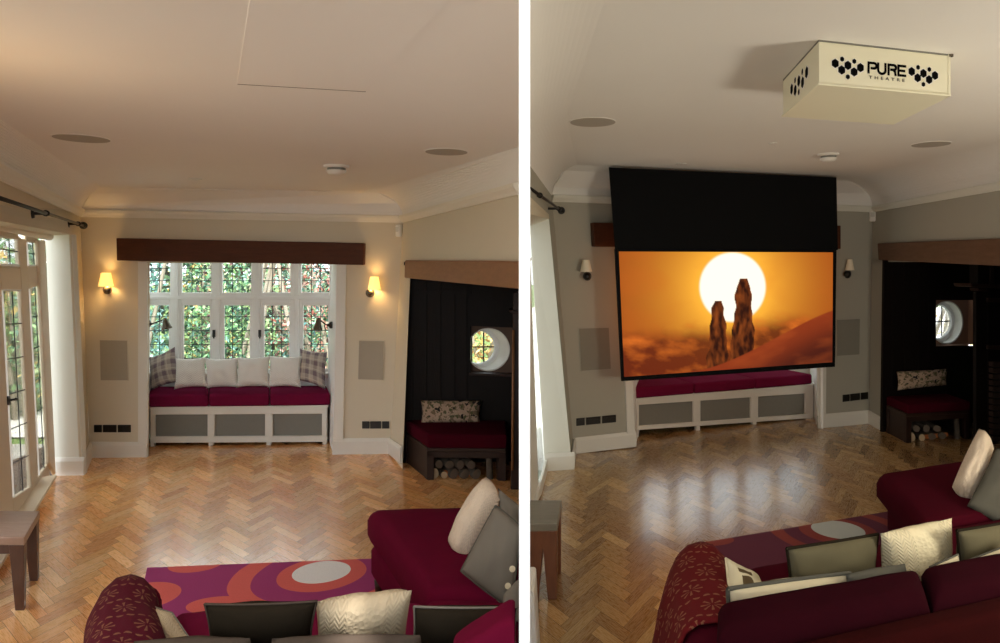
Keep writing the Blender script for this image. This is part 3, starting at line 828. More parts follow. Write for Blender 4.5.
pir(BA.at(400.5, 231, .01), (nb + PRW.n).normalized(), .06, .115, 'small white motion sensor in the corner above the brown mantel beam')
# --- wall lights, panels, sockets
sconce(BA, 106, 273, 286.3, 4.2, 6.6, 107.8, 289.8, True, 'lit wall light between the garden doors and the bay window')
sconce(BA, 374.3, 276.8, 289.6, 4.0, 6.2, 370.2, 293, True, 'lit wall light between the bay window and the brown mantel beam')
wall_panel(BA, [(99, 339.5), (127.5, 340), (128.5, 381), (100, 381)], 'grey wall speaker panel below the lit light nearest the garden doors')
wall_panel(BA, [(358.5, 340), (384.5, 340.5), (383.5, 380.5), (357.5, 380)], 'grey wall speaker panel below the lit light nearest the brown mantel beam')
sockets(BA, 93.8, 425, 130.6, 432.4, 0, [(0, .21, 'narrow black socket plate, garden-door end of three, '), (.243, .61, 'black double socket plate, middle of three, '), (.645, 1, 'black double socket plate, window-seat end of three, ')], 'between garden doors and bay window')
sockets(BA, 362, 421.4, 389.2, 428.6, 0, [(0, .27, 'narrow black socket plate, window-seat end of three, '), (.3, .7, 'black double socket plate, middle of three, '), (.735, 1, 'black socket plate, corner end of three, ')], 'between bay window and brown mantel beam')

# --- window seat
def window_seat(pl, top, holes, rails, feet, label, bottom_v):
    """panelled seat front on plane pl: grilles in a white frame, all from pixel outlines"""
    q = pl.at(*feet[0]); t = thing('bay_bench', label, 'window seat', V(q.x, q.y, 0))
    (ul, vl), (ur, vr) = top
    n = len(holes)
    def vt(u): return vl + (vr - vl) * (u - ul) / (ur - ul)
    mb = MB()
    bl = [h[0][0] for h in holes]; br = [h[1][0] for h in holes]
    sl = (vr - vl) / (ur - ul)
    ht = holes[0][0][1] - vt(holes[0][0][0]); hb = holes[0][3][1] - vt(holes[0][0][0])
    mb.slab(pl, [(ul, vl), (ur, vr), (ur, vr + ht), (ul, vl + ht)], 0, .04)
    mb.slab(pl, [(ul, vl + hb), (ur, vr + hb), (ur, vr + rails), (ul, vl + rails)], 0, .04)
    edges = [ul] + [x for h in holes for x in (h[0][0], h[1][0])] + [ur]
    for i in range(0, len(edges), 2):
        a, b = edges[i], edges[i + 1]; mb.slab(pl, [(a, vt(a) + ht), (b, vt(b) + ht), (b, vt(b) + hb), (a, vt(a) + hb)], 0, .04)
    obj('front_frame', mb, M['white'], t, bevel=.003, seg=1)
    for (a, b) in [(feet[i], feet[i + 1]) for i in range(0, len(feet), 2)]:
        mb = MB(); mb.slab(pl, [(a[0], vt(a[0]) + rails), (b[0], vt(b[0]) + rails), b, a], 0, .04); obj('foot', mb, M['white'], t)
    for h in holes:
        mb = MB(); mb.slab(pl, [(h[0][0] - .5, h[0][1] - .5), (h[1][0] + .5, h[1][1] - .5), (h[2][0] + .5, h[2][1] + .5), (h[3][0] - .5, h[3][1] + .5)], -.025, .01); obj('grille', mb, M['grille'], t)
    return t
q = onz(153, 446.7, 0); q2b = onz(325, 444.3, 0)
SA = Plane((q.x, q.y), (q2b.x, q2b.y))
t = window_seat(SA, ((150, 406.5), (326.5, 405.5)), [[(154.6, 414.8), (207.4, 414.6), (207.4, 436.6), (154.6, 436.8)], [(214.3, 414.5), (264.9, 414), (264.9, 436), (214.3, 436.3)], [(272.4, 414), (321.9, 413.4), (321.9, 435), (272.4, 435.6)]],
                36.5, [(150.5, 446.8), (154, 446.8), (208.5, 446), (212.5, 446), (266.5, 445), (270.5, 445), (322.5, 444.3), (326, 444.3)], 'white panelled window seat with three grey grilles under the bay window', 446)
zs = SA.at(240, 406).z
mb = MB(); a, b = SA.at(148.5, 405.5, .015), SA.at(328.5, 404.5, .015); c, d = WA.at(329, 360, .02), WA.at(150, 360, .02)
mb.prism([V(p.x, p.y, zs - .02) for p in (a, b, c, d)], V(0, 0, .02)); obj('seat_board', mb, M['white'], t)
mb = MB(); a, b = SA.at(150, 410, -.3), SA.at(327, 410, -.3); mb.prism([V(a.x, a.y, 0), V(b.x, b.y, 0), V(b.x, b.y, zs - .03), V(a.x, a.y, zs - .03)], V(0, .02, 0)); obj('back_board', mb, M['panelling'], t)
zc = SA.at(240, 394.3, .03).z
cuts3 = [148, 209, 269.8, 330.5]
for i, lab in enumerate(('burgundy bench cushion at the garden-door end of the bay window seat', 'middle burgundy bench cushion of the bay window seat', 'burgundy bench cushion at the inglenook end of the bay window seat')):
    u0, u1 = cuts3[i], cuts3[i + 1] - .3
    a, b = SA.at(u0, 400, .03), SA.at(u1, 400, .03); c, d = WA.at(u1 - (3.6 if i == 2 else 0), 385, .03), WA.at(u0 + 3 if i == 0 else u0, 385, .03)
    mb = hexa_px([a, b, c, d], zc, zs + .002)
    tag(obj('bench_cushion', mb, M['redlight'], bevel=.025, seg=4, smooth=True), lab, 'seat cushion', 'burgundy cushions on the bay window seat')
def wpil(px, y0, y1, T, mat, name, label, grp, seed, **k):
    c = [ony(px[0][0], px[0][1], y1), ony(px[1][0], px[1][1], y1), ony(px[2][0], px[2][1], y0), ony(px[3][0], px[3][1], y0)]
    k.setdefault('conc', .1)
    return cushion(name, label, 'cushion', c, T, mat, grp, None, seed, **k)
wp = 'pale chevron cushions on the bay window seat'
wpil([(175.5, 358), (205.5, 357), (208, 387), (174, 389.5)], 7.13, 7.28, .15, M['herring'], 'throw_pillow', 'white chevron cushion next to the plaid cushion at the garden-door end', wp, 1)
wpil([(204, 358), (238.5, 357.5), (239.5, 387.5), (206.5, 388.5)], 7.14, 7.28, .15, M['herring'], 'throw_pillow', 'white chevron cushion second from the garden-door end of the bay seat', wp, 2)
wpil([(237, 357.5), (270.5, 356), (269, 386.5), (236, 388)], 7.13, 7.28, .15, M['herring'], 'throw_pillow', 'white chevron cushion third from the garden-door end of the bay seat', wp, 3)
wpil([(269.5, 355.5), (302, 356), (301, 387.5), (267.3, 387.5)], 7.14, 7.28, .15, M['herring'], 'throw_pillow', 'white chevron cushion next to the plaid cushion at the inglenook end', wp, 4)
wpil([(149, 357.5), (175, 346.5), (179, 382), (150.5, 391)], 7.2, 7.34, .14, M['plaid'], 'plaid_pillow', 'grey plaid cushion at the garden-door end of the bay window seat', 'plaid cushions at the ends of the window seat', 5)
wpil([(300, 348.5), (327.5, 352), (325.5, 390), (297.5, 380)], 7.2, 7.36, .14, M['plaid'], 'plaid_pillow', 'grey plaid cushion at the inglenook end of the bay window seat', 'plaid cushions at the ends of the window seat', 6)
def reading_lamp(mount, elbow, tip, y, label, flip):
    m = ony(*mount, y); e1 = ony(*elbow, y - .05); t = thing('reading_lamp', label, 'wall light', m, 'swing-arm reading lamps in the bay')
    mb = MB(); mb.tube([m, m + V(flip * .02, 0, 0)], .035, 14); mb.tube([m, m + V(flip * .05, -.01, 0)], [.02, .012], 10); obj('wall_mount', mb, M['black'], t, smooth=False)
    mb = MB(); mb.tube([m + V(flip * .05, -.01, 0), e1], .007, 8); mb.ball(e1, .016); obj('swing_arm', mb, M['black'], t, smooth=True)
    b = ony(*tip, y - .06); mb = MB(); mb.tube([e1 + V(0, 0, .01), e1.lerp(b, .45), b], [.014, .03, .048], 16, cap=False); obj('lamp_shade', mb, M['chrome'], t, smooth=True)
    return t
reading_lamp((147.3, 323.8), (165, 319.3), (167, 328.5), 7.0, 'small black reading lamp on the bay reveal nearest the garden doors', 1)
reading_lamp((332, 325), (318.6, 319), (317.5, 330), 7.0, 'small black reading lamp on the bay reveal nearest the inglenook', -1)

# --- inglenook bench with logs (both rooms have one)
def log_bench(BL, FL, FR, BR, z1, z2, label, clabel, logs, lgroup, where):
    """plan corners back-left, front-left, front-right, back-right; z1 seat board top, z2 cushion top"""
    t = thing('log_bench', label, 'bench', V(FL.x, FL.y, 0))
    P = [V(p.x, p.y, 0) for p in (BL, FL, FR, BR)]
    up = V(0, 0, 1)
    mb = MB(); mb.prism([p + up * (z1 - .03) for p in P], up * .03); obj('seat_board', mb, M['benchwood'], t, bevel=.006)
    inx = (P[3] - P[0]).normalized()
    mb = MB(); mb.prism([P[0] + inx * .01, P[1] + inx * .01, P[1] + inx * .01 + up * (z1 - .03), P[0] + inx * .01 + up * (z1 - .03)], inx * .02); obj('side_panel', mb, M['benchwood'], t)
    mb = MB(); mb.prism([P[3] - inx * .03, P[2] - inx * .03, P[2] - inx * .03 + up * (z1 - .03), P[3] - inx * .03 + up * (z1 - .03)], inx * .02); obj('side_panel', mb, M['benchwood'], t)
    fw = (P[2] - P[1]).normalized(); dep = (P[0] - P[1]).normalized()
    for p, s in ((P[1], 1), (P[2], -1), (P[0], 1), (P[3], -1)):
        dd = dep if p in (P[1], P[2]) else -dep
        a = p; mb = MB(); mb.prism([a, a + fw * s * .06, a + fw * s * .06 + dd * .06, a + dd * .06], up * (z1 - .03)); obj('leg', mb, M['benchwood'], t, bevel=.004)
    mb = MB(); mb.prism([P[1] + up * (z1 - .08), P[2] + up * (z1 - .08), P[2] + up * (z1 - .03), P[1] + up * (z1 - .03)], dep * .02); obj('front_rail', mb, M['benchwood'], t)
    mb = MB(); o = -dep * .02
    mb.hexa([p + up * (z1 + .002) + (o if p in (P[1], P[2]) else up * 0) for p in P], [p + up * z2 + (o if p in (P[1], P[2]) else up * 0) for p in P])
    tag(obj('bench_cushion', mb, M['redB'], bevel=.02, seg=4, smooth=True), clabel, 'seat cushion')
    # logs lie front to back below the seat
    W = (P[2] - P[1]).length
    for f, z, r, lab, kind in logs:
        a = P[1] + fw * (.08 + f * (W - .16)) + dep * (.05 if kind != 'stick' else .02) + up * (z + r); 
        if kind == 'stick': log(a - fw * .17, a + fw * .17, r, lab, lgroup, True)
        elif kind == 'up': log(a - up * r, a - up * r + up * .2 + dep * .02, r, lab, lgroup)
        else: log(a, a + dep * .34 + fw * random.uniform(-.02, .02), r, lab, lgroup)
    return t, P
q0, q1_, q2_, q3_ = onz(405, 462, 0), onz(427, 480, 0), onz(506, 481, 0), onz(506, 463, 0)
z2 = 1.84 - (433.5 - 262) * q1_.y / F; z1 = 1.84 - (448 - 262) * q1_.y / F
lw = 'in the inglenook beside the bay window'
logsA = [(.0, .0, .042, 'pale round log end, nearest the white corner strip, in the store by the bay', ''), (.165, .0, .03, 'thin pale log beside the biggest log end in the store by the bay', ''), (.33, .0, .04, 'dark log at the bottom middle of the store by the bay', ''),
         (.52, .0, .04, 'dark log at the bottom, just past the middle of the store by the bay', ''), (.71, .0, .04, 'dark log at the bottom near the upright log in the bay store', ''), (.08, .086, .034, 'dark log in the upper layer nearest the white corner strip by the bay', ''), (.26, .083, .036, 'grey log in the upper layer middle of the bay store', ''),
         (.44, .083, .036, 'dark log in the upper layer near the bay store centre', ''), (.62, .083, .036, 'dark log topmost near the upright log in the bay store', ''), (.93, .0, .026, 'pale log standing upright at the end of the bay store', 'up')]
bt, BP = log_bench(q0, q1_, q2_, q3_, z1, z2, 'dark low bench over a log store in the inglenook beside the bay window', 'burgundy seat cushion on the log bench beside the bay window', logsA, 'logs under the bench beside the bay window', lw)
a = onz(444, 475, .0); log(a + V(0, -.05, .03), a + V(.25, -.06, .03), .03, 'orange split log lying across the front of the bay log store', 'logs under the bench beside the bay window', True)
yy = q0.y - .1
cushion('lumbar_pillow', 'long printed tapestry cushion on the log bench beside the bay window', 'cushion', [ony(420.5, 400, yy + .06), ony(482, 400.5, yy + .06), ony(480, 422.5, yy - .02), ony(421, 423.5, yy - .02)], .12, M['print'], None, None, 9, conc=.04)

# --- floor
ex = (p1 - p0).normalized(); ey = V(-.42, 1, 0).normalized()
TONES = [(232, 174, 110), (240, 184, 120), (222, 160, 96), (212, 148, 88), (244, 196, 138), (232, 174, 114)]
dn = V(PD.n.x, PD.n.y, 0); dq = V(RB.x, RB.y, 0)
cutsA = [(1, .0507, -.0125), (-dn.x, -dn.y, -(dn.dot(dq)) + .02)]
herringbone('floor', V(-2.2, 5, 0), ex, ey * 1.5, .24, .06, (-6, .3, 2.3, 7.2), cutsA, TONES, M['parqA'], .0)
mb = MB(); mb.add([V(-5.2, 7.3, -.003), V(-.3, 7.3, -.003), V(part_x(1.4, -1), 1.4, -.003), V(0, -2, -.003), V(-4.5, -2, -.003), V(-4.6, 3, -.003)], [[0, 1, 2, 3, 4, 5]]); struct('floor_bed', mb, M['gap'])

# ================================================================== ROOM WITH THE PROJECTION SCREEN (right of the white divide)
BB = Plane((.134, 6.72), (3.53, 8.0)); nB = BB.n
LT, LB = BB.at(552, 196), BB.at(574, 453.5)
RT2, RB2 = BB.at(873, 207), BB.at(869, 423.2)
RT2.z = LT.z
mb = MB()
mb.prism([LT, RT2, RB2, V(RB2.x, RB2.y, 0), V(LB.x, LB.y, 0)], -nB * .0 + V(0, .02, 0)) if False else None
# wall with the bay opening behind the screen
mb.slab(BB, [(552, 196), (626, 198.4), (635, 451), (574, 459)], 0, .02)
mb.slab(BB, [(626, 198.4), (818, 204.6), (818, 262), (628.3, 258)], 0.0005, .02)
mb.slab(BB, [(818, 204.6), (873, 207), (869, 429), (818, 434)], 0, .02)
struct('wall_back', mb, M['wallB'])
mb = MB(); mb.slab(BB, [(621, 258), (628.5, 258), (635, 433), (627.5, 434)], .02, .02); mb.slab(BB, [(818.5, 262), (827, 262), (826, 415), (818.5, 416)], .02, .02); struct('trim_8', mb, M['white'])
qa, qb = onz(637.6, 437, 0), onz(810, 418.6, 0)
SB = Plane((qa.x, qa.y), (qb.x, qb.y))
WB = SB.par(-.62)
mb = MB()
a, b = BB.at(628.5, 258), BB.at(635, 446); c, d = WB.at(640, 258), WB.at(642, 420); mb.prism([a, V(b.x, b.y, 0), V(d.x, d.y, 0), c], V(-.05, .02, 0))
a, b = BB.at(818, 262), BB.at(818, 428); c, d = WB.at(810, 262), WB.at(809, 405); mb.prism([a, V(b.x, b.y, 0), V(d.x, d.y, 0), c], V(.05, -.02, 0))
mb.prism([BB.at(625, 262), BB.at(820, 262), WB.at(812, 262), WB.at(636, 262)], V(0, 0, .05))
mb.slab(WB, [(634, 362), (814, 358), (812, 410), (636, 425)], 0, .06)
struct('wall_bay', mb, M['frame'])
w = thing('window_3', 'white mullioned window behind the lowered screen', 'window', WB.at(720, 362)); w['kind'] = 'structure'; del w['category']
mb = MB(); us = [640, 674, 708, 742, 776, 810]
for u in us: mb.rect(WB, u - 4, 255, u + 4, 364, .03, .06)
mb.rect(WB, 640, 290, 810, 298, .03, .06); mb.rect(WB, 640, 256, 810, 262, .03, .06); mb.rect(WB, 640, 356, 810, 364, .03, .06); obj('frame', mb, M['frame'], w)
for i in range(5):
    mb = MB(); mb.rect(WB, us[i] + 4, 262, us[i + 1] - 4, 356, -.01, .006); pane = obj('pane', mb, M['glass'], w)
    mb = MB(); bars(mb, WB, us[i] + 4, 262, us[i + 1] - 4, 356, 3, 6, -.005, .006); obj('leading', mb, M['lead'], pane)
mb = MB(); mb.slab(BB, [(593, 222.5), (841, 225.5), (841, 249), (594.5, 246.5)], .07, .16)
tag(obj('lintel_beam', mb, M['beam'], bevel=.008), 'dark brown oak beam end showing behind the black screen housing', 'beam')
# --- left wall, reveal, bright glazed door
EB2 = onz(572, 468.6, 0); ET2 = ony(549, 219, EB2.y)
LD = V(-.057, -1, 0)
LF = LT + LD * 2.44; HF2 = V(LF.x, LF.y, ET2.z)
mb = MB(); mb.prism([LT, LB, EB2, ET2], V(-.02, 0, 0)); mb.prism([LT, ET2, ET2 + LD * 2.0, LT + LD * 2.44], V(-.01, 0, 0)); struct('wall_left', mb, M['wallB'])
RBB = onz(545, 470.6, 0); RTB = ony(529.5, 226, RBB.y + .03); LDT = V(.035, -1, 0)
mb = MB(); mb.prism([EB2, RBB, RTB, ET2], V(0, .05, 0)); struct('wall_reveal', mb, M['revealB'])
mb = MB(); mb.prism([ET2, RTB, RTB + LDT * 1.6, ET2 + LD * 2.0], V(0, 0, .04)); struct('trim_9', mb, M['wall'])
d2 = thing('door_2', 'narrow glimpse of the glazed garden door, very bright', 'door', RBB); d2['kind'] = 'structure'; del d2['category']
A0, A1, A2, A3 = RBB + LD * .02, RTB + LDT * .02, RTB + LDT * .62, RBB + LD * .62
mb = MB(); mb.prism([A0, A1, A2, A3], V(-.005, 0, 0)); obj('pane', mb, M['glass'], d2)
mb = MB(); up = V(0, 0, 1)
mb.prism([A3, A2, A2 + LDT * .62, A3 + LD * .6], V(-.025, 0, 0)); obj('door_leaf', mb, M['white'], d2)
mb = MB(); mb.prism([A0 + V(.002, 0, 0), A3 + V(.002, 0, 0), A3 + LD * .6 + V(.002, 0, 0) + up * .1, A3 + up * .1, A0 + up * .1], V(.02, 0, 0)); obj('bottom_rail', mb, M['white'], d2)
a = LT + LD * 1.75 + V(.09, 0, -.12); bb = ony(562, 210.5, a.y + 1.42)
a, bb = ony(527.5, 186.5, 4.5), ony(561, 210.3, 6.3)
curtain_pole(a, bb, V(1, -.06, 0).normalized(), [.3, .9], 'black curtain pole with ball end beside the projection screen, by the white divide')
# --- right wall and inglenook
FT2 = onz(1030, 178, RT2.z)
PRB = Plane3(RT2, RB2, FT2)
mb = MB(); mb.prism([RT2, FT2, PRB.at(1030, 262), PRB.at(871, 262)], V(.06, 0, 0)); mb.prism([PRB.at(872, 258), PRB.at(884.5, 258), PRB.at(881.5, 437), PRB.at(868.8, 429)], V(.02, 0, 0))
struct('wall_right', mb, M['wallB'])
mb = MB(); mb.slab(PRB, [(877, 243.3), (1040, 236.5), (1040, 268), (878, 260)], .06, .26)
tag(obj('mantel_beam', mb, M['beamB'], bevel=.012), 'weathered brown oak mantel beam over the dark inglenook by the screen', 'beam')
q = onz(883.5, 432, 0); PPB = Plane((q.x, q.y), (q.x + 1, q.y + .35))
mb = MB()
for poly in ([(884.5, 256), (936, 256), (936, 436), (882, 436)], [(936, 250), (1100, 250), (1100, 300), (936, 300)], [(936, 346.5), (1100, 344), (1100, 440), (936, 440)], [(975.5, 300), (1100, 300), (1100, 345), (975, 345)]):
    mb.slab(PPB, poly, 0, .03)
for u in (893, 906, 920, 930): mb.rect(PPB, u - .8, 262, u + .8, 388, .014, .014)
struct('wall_inglenook', mb, M['panelling'])
mb = MB(); A = PPB.at(1100, 262); A.z = E + .13; q0 = PPB.at(884, 262, -.2); q0.z = A.z; mb.prism([q0, A, V(A.x, 5, A.z), V(3.58, 5, A.z)], V(0, 0, .03)); mb.prism([V(A.x, A.y, 0), V(A.x, A.y, 2.2), V(A.x - .6, 4.6, 2.2), V(A.x - .6, 4.6, 0)], V(.03, 0, 0)); mb.prism([V(3.74, 5.4, 0), V(A.x - .6, 4.6, 0), V(A.x - .6, 4.6, 2.2), V(3.74, 5.4, 2.2)], V(0, -.03, 0)); struct('ceiling_inglenook', mb, M['panelling'])
PBB = PPB.par(-.1)
w4, c4, r4 = porthole('window_4', PBB, 946.5, 322.5, 20.5, .15, 0)
mb = MB(); d = PBB.d
ring = [c4 + (d * math.cos(2 * math.pi * k / K) + V(0, 0, 1) * math.sin(2 * math.pi * k / K)) * r4 for k in range(K)]
sq = []
for k in range(K):
    tt = 2 * math.pi * k / K; s = .34 / max(abs(math.cos(tt)), abs(math.sin(tt))); sq.append(c4 + (d * math.cos(tt) + V(0, 0, 1) * math.sin(tt)) * s)
mb.add(ring + sq, [[k, (k + 1) % K, K + (k + 1) % K, K + k] for k in range(K)])
for (u0, v0, u1, v1, e) in ((936, 346, 975.4, 344.3, 0), (975.4, 344.3, 976, 300, 0)):
    a, b = PPB.at(u0, v0), PPB.at(u1, v1); mb.add([a, b, b - PPB.n * .1, a - PPB.n * .1], [[0, 1, 2, 3]])
struct('wall_plaster', mb, plain('pale_plaster', (150, 112, 90), .9, .08, 6, .2, 40))
# --- fireplace surround with mantel shelf at the picture's edge
q = onz(976, 446, 0); fy = q.y
fs = thing('fireplace_surround', 'dark panelled fireplace surround with small mantel shelf beside the porthole near the screen', 'fireplace', q)
PF = Plane((q.x, q.y), (q.x + 1, q.y + .35))
mb = MB(); mb.slab(PF, [(976, 292), (988, 292), (988, 448), (976, 446)], 0, .04); obj('pilaster', mb, M['panelling'], fs, bevel=.008)
mb = MB(); mb.slab(PF, [(978, 262), (1060, 262), (1060, 284), (978, 284)], 0, .1); obj('over_panel', mb, M['panelling'], fs, bevel=.006)
mb = MB(); mb.slab(PF, [(991, 266), (994, 266), (994, 284), (991, 284)], .02, .02); obj('panel_batten', mb, M['benchwood'], fs)
mb = MB(); mb.slab(PF, [(970.5, 283.5), (1060, 287), (1060, 291), (972, 287)], .12, .2); obj('mantel_shelf', mb, M['benchwood'], fs, bevel=.008)
mb = MB(); mb.slab(PF, [(978, 288), (988, 288.5), (988, 291.5), (979, 291)], .08, .1); obj('bracket', mb, M['benchwood'], fs, bevel=.006)
mb = MB(); mb.slab(PF, [(988, 298), (1060, 300), (1060, 304), (988, 302)], .02, .06); mb.slab(PF, [(988, 345), (1060, 349), (1060, 354), (988, 349)], .02, .06); obj('frame_rail', mb, M['benchwood'], fs, bevel=.004)
mb = MB(); mb.slab(PF, [(988, 292), (1060, 292), (1060, 452), (988, 448)], -.05, .05); obj('inset_panel', mb, M['panelling'], fs)
mb = MB()
for k in range(15):
    v = 362 + k * 6.2; mb.slab(PF, [(993, v), (1003, v + .4), (1003, v + 5.2), (993, v + 4.8)], .01, .05)
obj('brick_edge', mb, plain('soot_brown_brick', (58, 40, 32), .9, .2, 20, .3, 60), fs, bevel=.004)
# --- trims
moulding('trim_10', [LT - V(0, 0, .05), RT2 - V(0, 0, .05)], [nB, nB], CORN, M['revealB'])
moulding('trim_11', [RT2 - V(0, 0, .05), FT2 - V(0, 0, .05)], [PRB.n] * 2, CORN, M['revealB'])
SK2 = [(a, b * 1.0) for a, b in SK]
moulding('baseboard_back', [LB, BB.at(635.5, 446)], [nB] * 2, SK2, M['white'])
moulding('baseboard_back', [BB.at(818, 428), RB2], [nB] * 2, SK2, M['white'])
moulding('baseboard_left', [LB, EB2], [V(1, 0, 0)] * 2, SK2, M['white'])
moulding('baseboard_reveal', [EB2 + V(.022, 0, 0), RBB], [V(0, -1, 0)] * 2, SK2, M['white'])
moulding('baseboard_right', [RB2, PRB.at(881.5, 431)], [PRB.n] * 2, SK2, M['white'])
# --- ceiling
CZB = E + .89
k1, k2 = onz(577, 164.5, CZB), onz(845, 179.6, CZB); k3 = V(3.3, 5.1, CZB); k4 = k1 + LD * 2.1
cl = MB()
cl.add([k1, k2, k3, V(3.4, 2.0, CZB), V(4.5, -.6, CZB), V(.34, -.6, CZB), V(.34, 1.1, CZB), V(part_x(1.6, 1), 1.6, CZB), V(.2, 1.6, CZB), k4], [list(range(10))])
g1 = cove(cl, LT, LT + LD * 2.44, k1, k4, .75); cove(cl, LT + LD * 2.44, V(part_x(1.6, 1), 1.6, LT.z), k4, V(.2, 1.6, CZB), .75); g2 = cove(cl, RT2, FT2, k2, k3, .8)
cl.add(g1 + g2[::-1], [list(range(len(g1) + len(g2)))])
cl.add([FT2, k3, V(3.4, 2, CZB), V(3.6, 2, FT2.z)], [[0, 1, 2, 3]])
cl.add([V(3.25, 5.5, CZB + .004), V(4.9, 5.5, CZB + .004), V(4.9, -.7, CZB + .004), V(3.3, -.7, CZB + .004)], [[0, 1, 2, 3]])
struct('ceiling', cl, M['ceilB'])
ceiling_speaker(onz(592.8, 121.8, CZB), .15, 'round grey ceiling speaker above the dark curtain pole near the screen')
ceiling_speaker(onz(931, 144, CZB), .14, 'round grey ceiling speaker behind the hanging projector box')
smoke_detector(onz(828.5, 154, CZB), .085, 'white round smoke detector between the screen housing and the projector box')
for u, v, lab in ((681, 163.5, 'tiny round disc on the ceiling just in front of the black screen housing'), (773, 143, 'tiny round disc on the ceiling between smoke detector and projector box')):
    mb = MB(); r = .05 if u < 700 else .03; mb.lathe(onz(u, v, CZB), [(r, 0), (r, -.006), (r * .6, -.008), (0, -.004)], 24); tag(obj('ceiling_sensor', mb, M['plastic']), lab, 'sensor', 'small ceiling discs near the screen')
pir(BB.at(873.5, 216, .02), (nB + PRB.n).normalized(), .075, .13, 'small white motion sensor in the corner above the weathered mantel beam')
sconce(BB, 586, 259.8, 271.8, 3.4, 6.2, 587.2, 276.3, False, 'unlit cream wall light at the divide end of the projection screen')
sconce(BB, 849.8, 259.3, 270.3, 2.3, 4.4, 847.4, 274, False, 'unlit cream wall light between the projection screen and the mantel beam')
wall_panel(BB, [(578.6, 328), (609.5, 327), (611.7, 369.5), (581, 371.5)], 'grey wall speaker panel beside the screen at the divide end', 'panelB', 'wallB')
wall_panel(BB, [(836.5, 319.5), (860.5, 318.3), (860, 355), (836.5, 356.5)], 'grey wall speaker panel between the screen and the mantel beam', 'panelB', 'wallB')
sockets(BB, 576.5, 418.6, 616.2, 426, -3.8, [(0, .21, 'narrow black socket plate, divide end of three, '), (.245, .61, 'black double socket plate, middle of three, '), (.65, 1, 'black double socket plate, seat end of three, ')], 'below the screen room speaker panel')
sockets(BB, 843, 395, 868.2, 402, -3.0, [(0, .27, 'narrow black socket plate, seat end of three, '), (.3, .68, 'black double socket plate, middle of three, '), (.715, 1, 'black socket plate, corner end of three, ')], 'between the screen and log bench')
# --- window seat under the screen
t = window_seat(SB, ((633, 397.5), (813.5, 385)), [[(639, 405), (693.5, 401.2), (693.5, 422), (639, 426)], [(700.6, 400.6), (751, 396.8), (751.5, 417.2), (701, 421)], [(758.3, 396.2), (805.5, 392.6), (805.5, 412.6), (758.6, 416.4)]],
                33, [(634, 437.4), (638.5, 437), (696.5, 431.4), (700, 431), (753, 425.6), (756.5, 425.2), (806, 419.2), (811, 418.8)], 'white panelled window seat with three grey grilles below the projection screen', 437)
zsB = SB.at(720, 391.5).z
mb = MB(); a, b = SB.at(631.5, 398, .015), SB.at(814.5, 385, .015); c, d = WB.at(808, 360, .02), WB.at(641, 360, .02)
mb.prism([V(p.x, p.y, zsB - .02) for p in (a, b, c, d)], V(0, 0, .02)); obj('seat_board', mb, M['white'], t)
mb = MB(); a, b = SB.at(634, 410, -.3), SB.at(811, 410, -.3); mb.prism([V(a.x, a.y, 0), V(b.x, b.y, 0), V(b.x, b.y, zsB - .03), V(a.x, a.y, zsB - .03)], V(0, .02, 0)); obj('back_board', mb, M['panelling'], t)
cutsB = [633.8, 695, 756, 813]
zcB = zsB + .12
for i, lab in enumerate(('burgundy bench cushion below the screen at the divide end', 'middle burgundy bench cushion below the projection screen', 'burgundy bench cushion below the screen at the inglenook end')):
    u0, u1 = cutsB[i], cutsB[i + 1] - .3
    a, b = SB.at(u0, 385, .03), SB.at(u1, 385, .03)
    dd = (WB.at(720, 370, .04) - SB.at(720, 370, .03)); k = -SB.n * .53
    mb = hexa_px([a, b, b + k - SB.d * (.04 if i == 2 else 0), a + k + SB.d * (.12 if i == 0 else 0)], zcB, zsB + .004)
    tag(obj('bench_cushion', mb, M['redlight'], bevel=.025, seg=4, smooth=True), lab, 'seat cushion', 'burgundy cushions on the seat below the screen')
# --- screen: black drop housing and lit picture
SC = Plane((.464, 6.63), (2.947, 7.46)).par(.2)
t = thing('projection_screen', 'big drop-down projection screen showing an orange desert sunset, black housing above', 'projection screen', SC.at(720, 375))
mb = MB(); mb.slab(SC, [(608.7, 167.2), (836.6, 177.2), (838, 250), (614.8, 249)], 0, .0) if False else mb.prism([SC.at(u, v) for u, v in ((608.7, 167.2), (836.6, 177.2), (838, 250), (614.8, 249))], V(.012, .09, 0)); obj('drop_housing', mb, M['matteblack'], t, bevel=.004)
mb = MB(); O = [(615.5, 249), (836.6, 250), (835, 366.8), (622.3, 381.2)]; I = [(618.8, 251.5), (833.2, 252.4), (832.6, 362.2), (624.2, 377)]
for i in range(4): mb.slab(SC, [O[i], O[(i + 1) % 4], I[(i + 1) % 4], I[i]], .004, .03)
obj('screen_border', mb, M['matteblack'], t)
NX, NY = 300, 156
def fbm(x, y, o=4):
    return noise.fractal(V(x, y, 3.1), 1.0, 2.0, o)
def sstep(a, b, x):
    x = max(0, min(1, (x - a) / (b - a))); return x * x * (3 - 2 * x)
def mixl(a, b, f): return tuple(a[i] + (b[i] - a[i]) * f for i in range(3))
def spire(x, y, cx, base, h, w, sd):
    """a leaning weathered rock pinnacle: 1 inside"""
    t_ = (base - y) / h
    if t_ < -.05 or t_ > 1: return 0
    ww = w * (1 - .5 * max(t_, 0) ** 1.2) * (1 - max(0, t_ - .9) * 4)  * (1 + .28 * noise.noise(V(t_ * 7, sd, 0)))
    return sstep(ww, ww - .004, abs(x - cx - .02 * t_ + .012 * noise.noise(V(t_ * 4, sd + 5, 1))))
